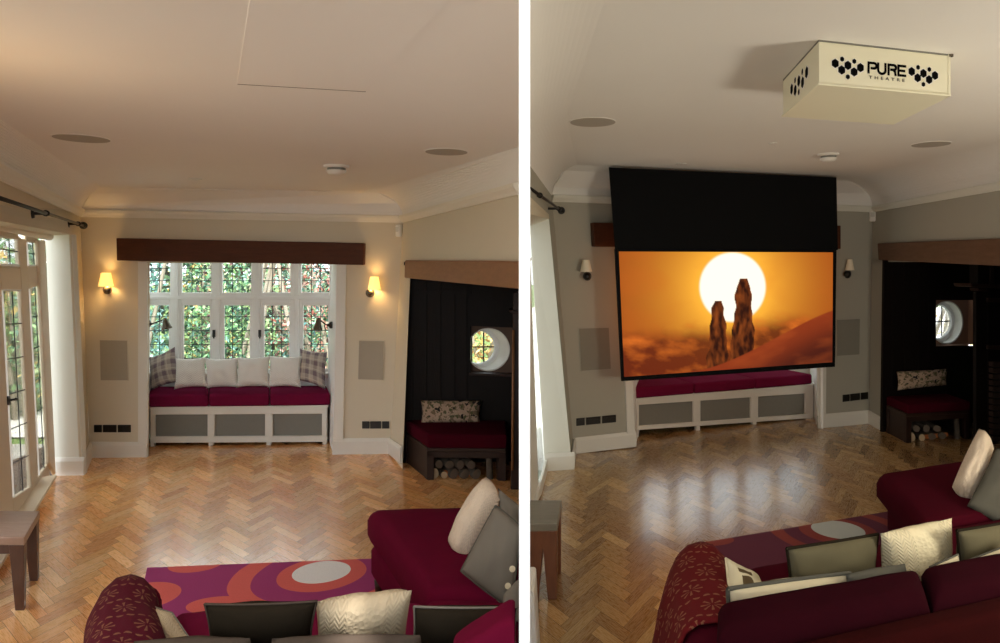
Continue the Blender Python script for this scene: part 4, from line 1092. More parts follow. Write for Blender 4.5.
def picture(x, y):
    """x 0-1.9, y 0-1 downwards: low sun over blowing dunes, two rock pinnacles on a slope"""
    r = math.hypot(x - .955, y - .30); g = math.exp(-max(0, r - .27) * 3.0)
    sky = mixl(lin((140, 50, 15)), lin((250, 178, 56)), g); sky = mixl(sky, lin((190, 90, 28)), .4 * max(0, fbm(x * 1.6, y * 2.4)))
    c = mixl(sky[:3], lin((255, 246, 226)), sstep(.31, .28, r))
    hz = .69 + .05 * fbm(x * 3, 1.0) - .10 * sstep(1.1, 1.5, x) * sstep(1.9, 1.5, x)
    wv = fbm(x * 4.2 + y * 1.5, y * 9 - x * 2.0, 5)
    f = sstep(hz - .12, hz + .05, y + .06 * wv)
    sand = mixl(lin((92, 30, 13)), lin((206, 104, 34)), max(0, min(1, .30 + .7 * wv - (y - .7) * 1.2)))
    c = mixl(c, sand, f * .92)
    ridge = 1.02 - .5 * sstep(.5, 2.1, x) * 1.05 - .02 * math.sin(x * 3)
    for cx, h, w_, sd in ((.80, .60, .10, 2.0), (1.03, .70, .115, 9.0)):
        b = 1.02 - .5 * sstep(.5, 2.1, cx) * 1.05 + .04
        k = spire(x, y, cx, b, h, w_, sd)
        if k:
            rk = mixl(lin((44, 16, 8)), lin((132, 64, 24)), max(0, min(1, .3 + .8 * fbm(x * 22, y * 9, 3))))
            c = mixl(c, rk, k)
    k = sstep(ridge - .006, ridge + .006, y)
    dn_ = mixl(lin((130, 50, 22)), lin((70, 26, 17)), sstep(0, .35, y - ridge)); dn_ = mixl(dn_, lin((166, 76, 32)), max(0, min(1, .4 * fbm(x * 2 - y * 3, y * 7 + x * 2))))
    c = mixl(c, dn_, k)
    return c
pl3 = [SC.at(u, v, .0) for u, v in I]
mb = MB()
for j in range(NY + 1):
    for i in range(NX + 1):
        mb.v.append(pl3[0].lerp(pl3[1], i / NX).lerp(pl3[3].lerp(pl3[2], i / NX), j / NY))
pc = [[picture(1.9 * i / NX, j / NY) for i in range(NX + 1)] for j in range(NY + 1)]
for j in range(NY):
    for i in range(NX):
        mb.col[len(mb.f)] = [pc[j][i], pc[j][i + 1], pc[j + 1][i + 1], pc[j + 1][i]]
        a = j * (NX + 1) + i; mb.f.append([a, a + 1, a + NX + 2, a + NX + 1])
obj('picture', mb, attr_mat('projected_picture', .9, SCREEN_GAIN, 0), t)
# --- projector box hanging from the ceiling
BTL, BTR, BBL = onz(818.8, 39.6, CZB), onz(948, 54, CZB), onz(783, 79.6, CZB)
fx = (BTR - BTL); sx = (BBL - BTL); hb = .182
t = thing('projector_box', 'cream ceiling projector box with PURE THEATRE lettering and black hexagon vents', 'projector', BTL + (fx + sx) * .5 - V(0, 0, hb))
dn = V(0, 0, -1)
fxn, sxn = fx.normalized(), sx.normalized()
nf = fxn.cross(V(0, 0, 1)).normalized()
if nf.dot(V(0, 0, E) - BTL) < 0: nf = -nf
ns = sxn.cross(V(0, 0, 1)).normalized()
if ns.dot(V(0, 0, E) - BTL) < 0: ns = -ns
mb = MB(); mb.prism([BTL - V(0, 0, .006), BTR - V(0, 0, .006), BTR + sx - V(0, 0, .006), BBL - V(0, 0, .006)], dn * (hb - .014)); obj('casing', mb, M['boxpaint'], t, bevel=.004)
mb = MB(); o = .008; P = [BTL + nf * o + ns * o, BTR + nf * o + fxn * o, BTR + sx + fxn * o, BBL + ns * o]; mb.prism([p - V(0, 0, hb - .008) for p in P], dn * .008); obj('bottom_plate', mb, M['boxpaint'], t, bevel=.002)
mb = MB(); mb.prism([BTL, BTR, BTR + sx, BBL], dn * .006); obj('top_gasket', mb, M['grille'], t)
mb = MB(); mb.prism([BTR + nf * .002, BTR + nf * .002 + fxn * .012, BTR + nf * .002 + fxn * .012 + dn * hb, BTR + nf * .002 + dn * hb], -nf * .02); obj('corner_flange', mb, M['boxpaint'], t)
def hexes(c, ex_, n, k, parent, sets, kz=1.0, kr=1.25):
    for x, z, r in sets:
        x, z, r = x, z * kz, r * kr
        for rr, off, mt in ((r * 1.22, .0012, M['plastic']), (r, .002, M['ink'])):
            mb = MB(); q = c + ex_ * x * k + V(0, 0, 1) * z * k
            mb.prism([q + n * off + (ex_ * math.cos(math.pi / 6 + i * math.pi / 3) + V(0, 0, 1) * math.sin(math.pi / 6 + i * math.pi / 3)) * rr * k for i in range(6)], -n * .001)
            obj('vent_hole' if mt is M['ink'] else 'vent_rim', mb, mt, parent)
HX = [(-12.2, 2.2, 3.0), (-6, -2.6, 3.0), (0, 1.6, 3.0), (6, -3.2, 3.0), (12.2, .8, 3.0), (-5.6, 6.2, 1.7), (6.2, 5.4, 1.7), (0, -7.6, 1.7)]
def face(f, h): return BTL + fx * f + dn * hb * h
kx = fx.length / 130
mm = kx
hexes(face(.212, .55), fxn, nf, mm, t, HX); hexes(face(.797, .56), fxn, nf, mm, t, HX)
hexes(BTL + sx * .5 + dn * hb * .52, sxn, ns, sx.length / 110 * 1.9, t, HX, .5, .8)
# lettering, drawn as strokes
def stroke(mb, pts, w, c0, k):
    P = [c0 + fxn * x * k + V(0, 0, 1) * z * k for x, z in pts]
    for a, b in zip(P, P[1:]):
        d = (b - a).normalized(); s = d.cross(nf) * w * k / 2; e = d * w * k * .45
        mb.prism([a - e + s + nf * .002, b + e + s + nf * .002, b + e - s + nf * .002, a - e - s + nf * .002], -nf * .001)
def arc(cx, cz, r, a0, a1, n=7, rz=None): return [(cx + r * math.cos(math.radians(a0 + (a1 - a0) * i / n)), cz + (rz or r) * math.sin(math.radians(a0 + (a1 - a0) * i / n))) for i in range(n + 1)]
LET = {'P': [[(0, 0), (0, 9.6), (5.2, 9.6)] + arc(5.2, 7, 2.6, 90, -90) + [(3, 4.4)]],
       'U': [[(0, 9.6), (0, 3.4)] + arc(3.6, 3.4, 3.6, 180, 360) + [(7.2, 9.8)]],
       'R': [[(0, 0), (0, 9.6), (5, 9.6)] + arc(5, 7.2, 2.4, 90, -90) + [(2.6, 4.8)], [(4.6, 4.8), (6.4, 3.2), (7, 0)]],
       'E': [[(7, 9.6), (0, 9.6), (0, 0), (7, 0)], [(0, 4.8), (6, 4.8)]]}
mb = MB(); x0 = 0
c0 = face(.368, .615)
for ch, adv in (('P', 9.6), ('U', 10.4), ('R', 10.0), ('E', 8)):
    for pts in LET[ch]: stroke(mb, [(x0 + x, z * .82) for x, z in pts], 2.0, c0, kx)
    x0 += adv
obj('lettering', mb, M['ink'], t)
cu = bpy.data.curves.new('small', 'FONT'); cu.body = 'THEATRE'; cu.size = 4.2 * kx; cu.space_character = 1.75; cu.extrude = .0004
fo = bpy.data.objects.new('small', cu); COL.objects.link(fo)
bpy.context.view_layer.update(); dg = bpy.context.evaluated_depsgraph_get(); me = bpy.data.meshes.new_from_object(fo.evaluated_get(dg))
vs_ = [v.co.copy() for v in me.vertices]; xm = max(v.x for v in vs_); c0 = face(.37, .755); sc_ = 36 * kx / xm
mb = MB(); mb.add([c0 + fxn * v.x * sc_ + V(0, 0, 1) * v.y * .85 + nf * (.0015 + v.z) for v in vs_], [list(p.vertices) for p in me.polygons]); obj('small_lettering', mb, M['ink'], t)
bpy.data.objects.remove(fo); bpy.data.curves.remove(cu)
mb = MB(); a = BTR + fxn * .012 + nf * .005 - V(0, 0, .006); mb.tube([a + V(0, 0, .004), a - V(0, 0, .006)], .009, 10); obj('fixing_screw', mb, M['chrome'], t)
# --- inglenook bench
q0, q1_, q2_ = onz(886, 432.5, 0), onz(906.5, 443.3, 0), onz(970, 439, 0); q3_ = q2_ + (q0 - q1_)
z2 = 1.84 - (404.5 - 262) * q1_.y / F; z1 = 1.84 - (414 - 262) * q1_.y / F
logsB = [(.0, .0, .048, 'pale round log end, bottom layer nearest the bench leg, by the screen', ''), (.22, .0, .033, 'smaller pale log beside the biggest log end in the store by the screen', ''), (.42, .0, .038, 'dark log at the bottom middle of the store by the screen', ''), (.63, .0, .038, 'dark bottom log next to the upright log by the screen', ''),
         (.11, .092, .036, 'dark log in the upper layer nearest the bench leg by the screen', ''), (.31, .088, .036, 'grey log in the upper layer middle of the store by the screen', ''), (.52, .08, .036, 'dark upper log near the upright log by the screen', ''), (.93, .0, .028, 'pale log standing upright at the end of the screen room store', 'up')]
log_bench(q0, q1_, q2_, q3_, z1, z2, 'dark low bench over a log store in the inglenook by the projection screen', 'burgundy seat cushion on the log bench by the projection screen', logsB, 'logs under the bench by the projection screen', '')
a = onz(922, 437.5, 0); log(a + V(0, -.09, .03), a + V(.26, .01, .03), .03, 'orange split log lying across the front of the screen room log store', 'logs under the bench by the projection screen', True)
yy = q0.y - .05
cushion('lumbar_pillow', 'long printed tapestry cushion on the log bench by the projection screen', 'cushion', [ony(896.5, 371.5, yy + .06), ony(948, 368.5, yy + .25), ony(946.5, 385, yy + .15), ony(897.5, 390.5, yy - .04)], .12, M['print'], None, None, 10, conc=.04)
# --- floor
exB = V(3.396, 1.28, 0).normalized(); eyB = V(.10, 1, 0).normalized()
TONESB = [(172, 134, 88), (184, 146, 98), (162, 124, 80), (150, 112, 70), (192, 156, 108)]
n_ = (.0999, )
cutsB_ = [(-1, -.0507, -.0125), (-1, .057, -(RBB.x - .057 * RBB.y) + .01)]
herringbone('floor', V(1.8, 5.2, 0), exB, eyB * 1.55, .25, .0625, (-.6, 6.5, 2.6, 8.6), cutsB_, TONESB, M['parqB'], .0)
mb = MB(); mb.add([V(part_x(1.4, 1), 1.4, -.003), V(part_x(6.9, 1) + .2, 6.9, -.003), V(4.2, 8.8, -.003), V(6.2, 8.6, -.003), V(6, -2, -.003), V(0, -2, -.003)], [[0, 1, 2, 3, 4, 5]]); struct('floor_bed', mb, M['gap'])

# ================================================================== SOFAS, TABLES, RUGS
def box_part(name, tops, zt, zb, mat, parent, bevel=.05, seg=4, ztops=None):
    T = [Vector(p) for p in tops]; zz = ztops or [zt] * 4
    mb = MB().hexa([V(p.x, p.y, zb) for p in T], [V(p.x, p.y, z) for p, z in zip(T, zz)])
    return obj(name, mb, mat, parent, bevel=bevel, seg=seg, smooth=True)
def soft_part(name, tops, zt, zb, mat, parent, crown=.025, n=14, ztops=None, rnd=.06):
    """an upholstered block: rounded edges, slightly crowned top"""
    T = [Vector(p) for p in tops]; zz = ztops or [zt] * 4; mb = MB(); m = n
    L1 = ((T[1] - T[0]).length + (T[2] - T[3]).length) / 2; L2 = ((T[3] - T[0]).length + (T[2] - T[1]).length) / 2
    def P(s, t):
        return T[0].lerp(T[1], s).lerp(T[3].lerp(T[2], s), t), (zz[0] * (1 - s) + zz[1] * s) * (1 - t) + (zz[3] * (1 - s) + zz[2] * s) * t
    def axis(L):
        r = min(rnd / L, .3); return [0, r * .12, r * .3, r * .6, r] + [r + (1 - 2 * r) * k / m for k in range(1, m)] + [1 - r, 1 - r * .6, 1 - r * .3, 1 - r * .12, 1]
    A, B = axis(L1), axis(L2); na, nb_ = len(A), len(B)
    def drop(s, L):
        d = min(s, 1 - s) * L
        return 0 if d >= rnd else rnd - math.sqrt(max(0, rnd * rnd - (rnd - d) ** 2))
    for s in A:
        for t in B:
            p, z = P(s, t); d = math.hypot(drop(s, L1), drop(t, L2)); d = min(d, rnd)
            z = z - d + crown * (1 - (2 * s - 1) ** 2) * (1 - (2 * t - 1) ** 2) + .004 * noise.noise(V(s * 5, t * 5, zt * 9))
            mb.v.append(V(p.x, p.y, z))
    for i in range(na - 1):
        for j in range(nb_ - 1): mb.f.append([i * nb_ + j, (i + 1) * nb_ + j, (i + 1) * nb_ + j + 1, i * nb_ + j + 1])
    ring = [i * nb_ for i in range(na)] + [(na - 1) * nb_ + j for j in range(1, nb_)] + [i * nb_ + nb_ - 1 for i in range(na - 2, -1, -1)] + [j for j in range(nb_ - 2, 0, -1)]
    b = len(mb.v); c = sum(T, Vector((0, 0, 0))) / 4
    for k in ring: mb.v.append(V(mb.v[k].x, mb.v[k].y, zb + rnd * .4))
    b2 = len(mb.v)
    for k in ring:
        q = mb.v[k]; e = V(c.x - q.x, c.y - q.y, 0); mb.v.append(V(q.x, q.y, zb) + e.normalized() * rnd * .4)
    R = len(ring)
    for k in range(R):
        k2 = (k + 1) % R; mb.f.append([ring[k], b + k, b + k2, ring[k2]]); mb.f.append([b + k, b2 + k, b2 + k2, b + k2])
    mb.f.append([b2 + k for k in range(R)])
    return obj(name, mb, mat, parent, smooth=True)
def throw_over(name, label, Fp, Np, hw, zt, zin, zout, mat, wob=.012, seed=0, flap=None):
    """a blanket laid over a sofa arm running from Fp (far end) to Np; hangs to zin inside and zout outside"""
    ax = (Np - Fp); L = ax.length; axn = ax.normalized(); ac = V(1, 0, 0)
    prof = [(-hw - .03, zout), (-hw - .028, zout + (zt - zout) * .35), (-hw - .02, zout + (zt - zout) * .65), (-hw - .004, zt - .10), (-hw * .82, zt - .04), (-hw * .5, zt - .008), (0, zt + .004), (hw * .5, zt - .008), (hw * .82, zt - .04), (hw + .002, zt - .10), (hw + .008, zin)]
    # refine the profile
    fine = []
    for i in range(len(prof) - 1):
        for k in range(4): t_ = k / 4; fine.append((prof[i][0] + (prof[i + 1][0] - prof[i][0]) * t_, prof[i][1] + (prof[i + 1][1] - prof[i][1]) * t_))
    fine.append(prof[-1]); dist = [0]
    for i in range(1, len(fine)): dist.append(dist[-1] + math.hypot(fine[i][0] - fine[i - 1][0], fine[i][1] - fine[i - 1][1]))
    rows = [(-.10, .3, .30), (-.085, .42, .14), (-.06, .54, .07), (-.03, .66, .034), (0, .76, .018), (.05, .85, .007)] + [(L * (.1 + .9 * k / 18), min(1, .9 + .04 * k), 0) for k in range(0, 19)]
    mb = MB(); w = len(fine); rnd = V(seed, seed * 2.1, 0)
    for (d, sc, dz) in rows:
        for i, (x, z) in enumerate(fine):
            q = noise.noise(V(dist[i] * 6, d * 5, 0) + rnd) * wob
            zz = zout + (z - zout) * (1 if dz == 0 else max(.05, 1 - dz / (zt - zout)))
            fl = 0
            if flap and x < 0: fl = flap * max(0, 1 - abs(d - L * .42) / (L * .4)) * max(0, min(1, (zt - z) / (zt - zout) * 1.4))
            mb.v.append(V(Fp.x, Fp.y, 0) + axn * d + ac * (x * sc - fl) + V(0, 0, zz) + V(q, q * .5, q * .5))
    # UV in half metres
    for r in range(len(rows) - 1):
        for i in range(w - 1):
            k = len(mb.f); mb.f.append([r * w + i, r * w + i + 1, (r + 1) * w + i + 1, (r + 1) * w + i])
            mb.uv[k] = [(dist[a] * 1.5, rows[b][0] * 1.5 + 2) for a, b in ((i, r), (i + 1, r), (i + 1, r + 1), (i, r + 1))]
    o = obj(name, mb, mat, smooth=True); m = o.modifiers.new('solid', 'SOLIDIFY'); m.thickness = .008; m.offset = 1
    return tag(o, label, 'throw')
def pil(name, label, px, mat, T, grp=None, piping=None, seed=0, conc=.05, wr=.06, pr=.006):
    return cushion(name, label, 'cushion', [ony(*q) for q in px], T, mat, grp, piping, seed, conc, wr, pr)

# ---------------- room with the bay window
def onp(y, g=.012): return V(part_x(y, -1) - g, y, 0)
so = thing('corner_sofa', 'burgundy corner sofa with chaise in front of the bay window, cut by the white divide', 'sofa', (-.8, 2.3, 0))
cfl, cnl = onz(367.5, 506.5, .44), onz(427, 592, .44)
soft_part('chaise_cushion', [cfl, onp(4.06), onp(cnl.y + .01), cnl], .44, .25, M['red'], so, .012, 14, None, .075)
i1 = V(.02, -.03, 0)
soft_part('chaise_base', [cfl + V(.035, -.05, 0), onp(3.9), onp(cnl.y + .05), cnl + V(.02, .02, 0)], .252, .07, M['red'], so, 0, 8, None, .04)
for p in (cfl + V(.1, -.12, 0), cnl + V(.06, .15, 0)):
    mb = MB(); mb.tube([V(p.x, p.y, .075), V(p.x, p.y, .013)], [.03, .024], 12); obj('foot', mb, M['benchwood'], so, smooth=True)
sm = onz(291, 600.5, .42); sl = V(-1.575, 2.86, 0); sr = V(cnl.x - .01, cnl.y - .02, 0); bk = V(.36, -.72, 0)
soft_part('seat_cushion', [sl, V(sm.x - .004, sm.y, 0), V(sm.x + .36, 2.19, 0), sl + bk], .42, .24, M['redlight'], so, .012, 12, None, .05)
soft_part('seat_cushion', [V(sm.x + .004, sm.y, 0), V(sr.x, sr.y, 0), V(-.27, 2.2, 0), V(sm.x + .368, 2.19, 0)], .42, .24, M['redlight'], so, .012, 12, None, .05)
soft_part('corner_seat', [V(sr.x + .012, sr.y, 0), onp(2.92), onp(2.2), V(-.262, 2.2, 0)], .43, .24, M['red'], so, .01, 10, None, .04)
box_part('seat_base', [sl + V(.03, -.03, 0), onp(2.85), onp(2.02), V(-1.2, 2.02, 0)], .245, .06, M['red'], so, .02)
box_part('back_frame', [V(-1.2, 2.02, 0), onp(2.02), onp(1.88), V(-1.12, 1.88, 0)], .64, .06, M['red'], so, .04)
soft_part('back_cushion', [V(-1.12, 2.17, 0), V(-.74, 2.17, 0), V(-.72, 2.025, 0), V(-1.06, 2.025, 0)], .65, .43, M['red'], so, .0, 8, None, .05)
soft_part('back_cushion', [V(-.73, 2.17, 0), V(-.34, 2.17, 0), V(-.33, 2.025, 0), V(-.71, 2.025, 0)], .65, .43, M['red'], so, .0, 8, None, .05)
soft_part('back_cushion', [V(-.325, 2.14, 0), onp(2.14, .016), onp(2.0, .016), V(-.31, 2.0, 0)], .8, .43, M['red'], so, .0, 8, [.715, .832, .832, .715], .03)
Fa, Na = V(-1.685, 2.74, 0), V(-1.235, 1.98, 0)
soft_part('arm', [Fa + V(-.115, .02, 0), Fa + V(.115, .02, 0), Na + V(.115, 0, 0), Na + V(-.115, 0, 0)], .60, .06, M['red'], so, .0, 8, None, .09)
throw_over('throw_blanket', 'burgundy throw with star motifs over the sofa arm nearest the garden doors', Fa, Na, .132, .622, .46, .10, M['throwA'], .014, 3)
og = 'dark olive cushions on the bay window room sofa'
pil('olive_cushion', 'dark olive cushion on the sofa, between grey cushion and cream knit, nearest the starred throw', [(204.5, 604, 2.3), (317, 601, 2.3), (310, 664, 2.44), (212, 666, 2.44)], M['olive'], .09, og, M['umber'], 11, .05, .05, .004)
pil('olive_cushion', 'dark olive cushion on the sofa against the white divide, below the buttoned grey cushion', [(414, 606.5, 2.3), (517.5, 607, 2.3), (516, 655, 2.4), (411, 664, 2.4)], M['olive'], .09, og, M['grey'], 12, .04, .05, .004)
pil('knit_cushion', 'cream cable-knit cushion on the sofa below the patterned rug', [(315.5, 602, 2.36), (412, 590, 2.36), (404, 655, 2.5), (318, 662, 2.5)], M['knit'], .13, None, None, 13, .03)
pil('small_cushion', 'small pale cushion tucked beside the burgundy starred throw', [(148, 604, 2.56), (172, 613, 2.52), (204, 658, 2.42), (149, 662, 2.42)], M['knit'], .1, None, M['grey'], 14, .04, .1, .004)
gg = 'grey cushions along the sofa back at the foot of the picture'
pil('back_pillow', 'grey cushion along the sofa back next to the starred throw', [(134, 641, 2.22), (250, 638, 2.22), (256, 690, 2.26), (132, 690, 2.26)], M['umber'], .09, gg, None, 15, -.02)
pil('back_pillow', 'grey cushion along the sofa back behind the cream cable-knit cushion', [(272, 638.5, 2.22), (420, 635, 2.22), (425, 690, 2.26), (270, 690, 2.26)], M['umber'], .09, gg, None, 16, -.02)
pil('knit_cushion', 'white cable-knit cushion standing on the chaise behind the buttoned grey cushion', [(485.5, 477, 3.55), (500, 500, 3.45), (468, 560, 3.34), (448, 541, 3.42)], M['knitw'], .2, None, None, 17, -.1)
bt = pil('button_cushion', 'grey linen cushion with pale buttons leaning on the chaise', [(495.5, 505.5, 3.16), (521, 527, 3.1), (511, 610, 2.97), (461, 571, 3.04)], M['grey'], .12, None, M['greydark'], 18, -.02, .06, .004)
for u, v in ((512.3, 569), (507.8, 586)):
    mb = MB(); q = ony(u, v, 2.955); mb.lathe(q, [(.013, 0), (.013, .004), (0, .006)], 14, V(.1, -1, .5)); obj('button', mb, M['cream'], bt)
pil('linen_cushion', 'brownish grey cushion behind the white cable-knit and buttoned cushions on the chaise', [(498, 488, 3.5), (520, 506, 3.45), (518, 545, 3.4), (502, 535, 3.44)], M['grey'], .08, None, None, 19, .02)
pil('linen_cushion', 'pale grey cushion corner below the buttoned cushion at the white divide', [(503, 597, 2.84), (519.5, 578, 2.86), (518, 622, 2.76), (506, 616, 2.76)], M['grey'], .05, None, None, 20, .02)
# rug
fl, fr_ = onz(147, 567.5, .012), onz(396, 557.6, .012); dv = V(.46, -.92, 0); org = V(-1.8, 3.85, 0)
def rl(u, v): q = onz(u, v, .012); return q.x - org.x, q.y - org.y
PUR, ORA, WHI = (166, 52, 116), (228, 104, 96), (250, 250, 250)
c0 = rl(321.5, 571.8); c1, c2, c3_ = rl(196, 563.5), rl(143, 596), rl(219, 605)
M['rugA'] = ellipses('circle_rug', PUR, [(c0[0] + .01, c0[1] - .03, .50, .48, 0, ORA), (c0[0] + .03, c0[1] - .02, .40, .39, 0, PUR), (c0[0] + .01, c0[1] - .02, .25, .235, 0, ORA), (c0[0], c0[1], .165, .15, 0, WHI),
                                      (c1[0], c1[1], .16, .13, 0, ORA), (c2[0], c2[1], .19, .17, 0, ORA), (c3_[0], c3_[1], .17, .1, 0, ORA)])
mb = MB(); mb.prism([fl, fr_, fr_ + dv * 1.05, fl + dv * 1.05], V(0, 0, -.011)); tag(obj('rug', mb, M['rugA'], origin=org), 'purple rug with orange rings and a white oval, in front of the bay window sofa', 'rug')
# side table
M['tabletop'] = wood('walnut_top_sheen', (136, 104, 86), (178, 146, 126), (2, 9, 2), .3, .15)  # top paler than the legs, window reflection painted into the wood
def side_table(name, label, FR, BR, left, zt, legw, mat, topm):
    t = thing(name, label, 'side table', V(FR.x, FR.y, 0))
    fl_ = V(*left[0], 0); bl_ = V(*left[1], 0)
    mb = MB(); mb.hexa([V(p.x, p.y, zt - .045) for p in (fl_, FR, BR, bl_)], [V(p.x, p.y, zt) for p in (fl_, FR, BR, bl_)]); obj('top', mb, topm, t, bevel=.006)
    dirx = (FR - fl_); dirx.z = 0; dirx.normalize(); diry = (BR - FR); diry.z = 0; diry.normalize()
    for c, sx_, sy_ in ((FR, -1, 1), (BR, -1, -1), (fl_, 1, 1), (bl_, 1, -1)):
        c = V(c.x, c.y, 0) + dirx * sx_ * .004 + diry * sy_ * .004
        mb = MB(); a = dirx * sx_; b = diry * sy_; w0, w1 = legw, legw * .58
        mb.hexa([c, c + a * w1, c + a * w1 + b * w1, c + b * w1], [p + V(0, 0, zt - .045) for p in (c, c + a * w0, c + a * w0 + b * w0, c + b * w0)]); obj('leg', mb, mat, t, bevel=.003)
    mb = MB(); q0_ = V(fl_.x, fl_.y, 0) + dirx * legw + diry * .03; q1__ = V(FR.x, FR.y, 0) - dirx * legw + diry * .03
    mb.prism([q0_ + V(0, 0, zt - .10), q1__ + V(0, 0, zt - .10), q1__ + V(0, 0, zt - .046), q0_ + V(0, 0, zt - .046)], diry * .02); obj('apron', mb, mat, t)
    return t
zt = 1.84 - 275 * 3.69 / F
FR = V((24.7 - PU) / F * 3.69, 3.69, 0); BR = onz(40, 510.7, zt)
side_table('side_table', 'square wooden side table with tapered legs beside the glazed garden doors', FR, BR, ((FR.x - .5, FR.y - .0), (BR.x - .5, BR.y)), zt, .082, wood('dark_table_legs', (60, 36, 26), (104, 70, 52), (9, 9, 2), .4, .15), M['tabletop'])

# ---------------- room with the projection screen
sb = thing('corner_sofa', 'burgundy corner sofa seen from behind, facing the projection screen', 'sofa', (1.4, 2.4, 0))
cf, cfr, cn, cnr = onz(876.5, 472, .44), onz(1035, 448, .44), onz(924, 527, .44), onz(1050, 500, .44)
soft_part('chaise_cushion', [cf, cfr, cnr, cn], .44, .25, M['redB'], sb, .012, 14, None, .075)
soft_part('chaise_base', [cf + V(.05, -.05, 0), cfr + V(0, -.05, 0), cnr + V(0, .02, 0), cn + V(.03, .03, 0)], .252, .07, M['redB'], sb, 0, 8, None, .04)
for p in (cf + V(.12, -.1, 0), cn + V(.06, .2, 0)):
    mb = MB(); mb.tube([V(p.x, p.y, .075), V(p.x, p.y, .013)], [.03, .024], 12); obj('foot', mb, M['benchwood'], sb, smooth=True)
s0, s1 = onz(728, 569.5, .42), onz(924, 533, .42)
ax = (s1 - s0); mid = s0 + ax * .5; bkv = V(-.1, -.8, 0)
soft_part('seat_cushion', [s0, mid - ax * .003, mid - ax * .003 + bkv, s0 + bkv], .42, .24, M['redB'], sb, .012, 12, None, .05)
soft_part('seat_cushion', [mid + ax * .003, s1, s1 + bkv, mid + ax * .003 + bkv], .42, .24, M['redB'], sb, .012, 12, None, .05)
ce = s1 + ax * .55
soft_part('corner_seat', [s1 + ax * .008, ce, ce + bkv, s1 + ax * .008 + bkv], .43, .24, M['redB'], sb, .01, 10, None, .04)
box_part('seat_base', [s0 + V(.02, -.03, 0), ce, ce + bkv * 1.1, s0 + bkv * 1.1 + V(.02, 0, 0)], .245, .06, M['redB'], sb, .02)
f0_, f1_ = V(.46, 2.02, 0), V(1.85, 2.535, 0); fd = (f1_ - f0_).normalized(); fn = V(-fd.y, fd.x, 0)
box_part('back_frame', [f0_ + fn * .11, f1_ + fn * .11, f1_, f0_], .63, .06, M['redback'], sb, .035)
soft_part('back_cushion', [V(.53, 2.345, 0), V(1.35, 2.635, 0), V(1.29, 2.44, 0), V(.48, 2.155, 0)], .72, .43, M['redcush'], sb, .0, 14, [.725, .712, .68, .685], .06)
soft_part('back_cushion', [V(1.362, 2.64, 0), V(2.04, 2.88, 0), V(2.05, 2.70, 0), V(1.305, 2.445, 0)], .72, .43, M['redcush'], sb, .0, 14, [.715, .712, .67, .68], .06)
Fb, Nb = V(.617, 3.08, 0), V(.50, 2.12, 0)
soft_part('arm', [Fb + V(-.115, .02, 0), Fb + V(.115, .02, 0), Nb + V(.115, 0, 0), Nb + V(-.115, 0, 0)], .60, .06, M['redB'], sb, .0, 8, None, .09)
throw_over('throw_blanket', 'red throw with star motifs hanging over the sofa arm facing the projection screen', Fb, Fb.lerp(Nb, .74), .132, .615, .42, .10, M['throwB'], .014, 8, .07)
pil('olive_cushion', 'grey-olive cushion on the sofa in front of the patterned rug and its grey oval', [(786.7, 548.5, 2.62), (878, 534, 2.92), (872, 592, 3.0), (792, 608, 2.7)], M['oliveB'], .1, None, M['olive'], 31, .02)
pil('knit_cushion', 'pale cable-knit cushion on the sofa facing the projection screen', [(880.5, 533.5, 2.86), (952, 518, 3.06), (948, 578, 3.12), (884, 590, 2.94)], M['knitB'], .12, None, None, 32, .03)
pil('olive_cushion', 'dark grey-olive cushion beside the pale cable-knit cushion at the picture edge', [(957, 530.5, 2.9), (1014, 521, 3.1), (1012, 572, 3.16), (960, 580, 2.98)], M['oliveB'], .1, None, M['olive'], 33, .02)
cg = 'cream cushions along the back of the screen room sofa'
pil('back_pillow', 'long cream cushion with grey edge along the sofa back near the red throw', [(728, 589, 2.44), (850, 573, 2.62), (856, 612, 2.66), (734, 624, 2.47)], M['cream'], .1, cg, M['greydark'], 34, -.03, .05, .008)
pil('back_pillow', 'grey cushion corner showing above the sofa back below the olive cushion', [(846, 575, 2.56), (905, 563.5, 2.72), (912, 606, 2.74), (852, 612, 2.6)], M['greydark'], .08, None, None, 35, -.02)
pil('back_pillow', 'small cream corner showing above the sofa back below the pale cable-knit cushion', [(930, 567, 2.66), (958, 554.5, 2.76), (962, 600, 2.78), (934, 606, 2.7)], M['cream'], .06, cg, M['greydark'], 36, .0, .05, .004)
pil('back_pillow', 'cream cushion strip along the sofa back at the picture edge', [(962, 563, 2.8), (1020, 541, 2.92), (1020, 586, 2.94), (964, 600, 2.82)], M['cream'], .06, cg, M['greydark'], 37, -.02, .05, .004)
m_, p_ = begin('cream_with_brown_motif', .95); tt = node('ShaderNodeTexCoord'); sp = node('ShaderNodeSeparateXYZ'); link(tt.outputs['UV'], sp.inputs[0])
X_, Y_ = N(sp.outputs[0]), N(sp.outputs[1])
ma = N.m('ABSOLUTE', X_ - .42).lt(.13) * N.m('ABSOLUTE', Y_ - .52).lt(.14); mb_ = N.m('ABSOLUTE', X_ - .42).lt(.2) * N.m('ABSOLUTE', Y_ - .78).lt(.05)
link(mixc(N.m('MINIMUM', ma + mb_, 1.0), lin((214, 204, 172)), lin((92, 74, 46))), p_.inputs['Base Color'])
pil('small_cushion', 'small cream cushion with brown motif tucked beside the red starred throw', [(725.5, 558, 2.74), (757, 575, 2.74), (772, 606, 2.66), (730, 610, 2.6)], m_, .08, None, M['cream'], 38, .03, .1, .004)
pil('knit_cushion', 'white cable-knit cushion standing on the chaise beside the dark fireplace', [(979, 428.5, 4.4), (994, 449, 4.3), (972, 501, 4.12), (952, 487, 4.2)], M['knitw'], .22, None, None, 39, -.1)
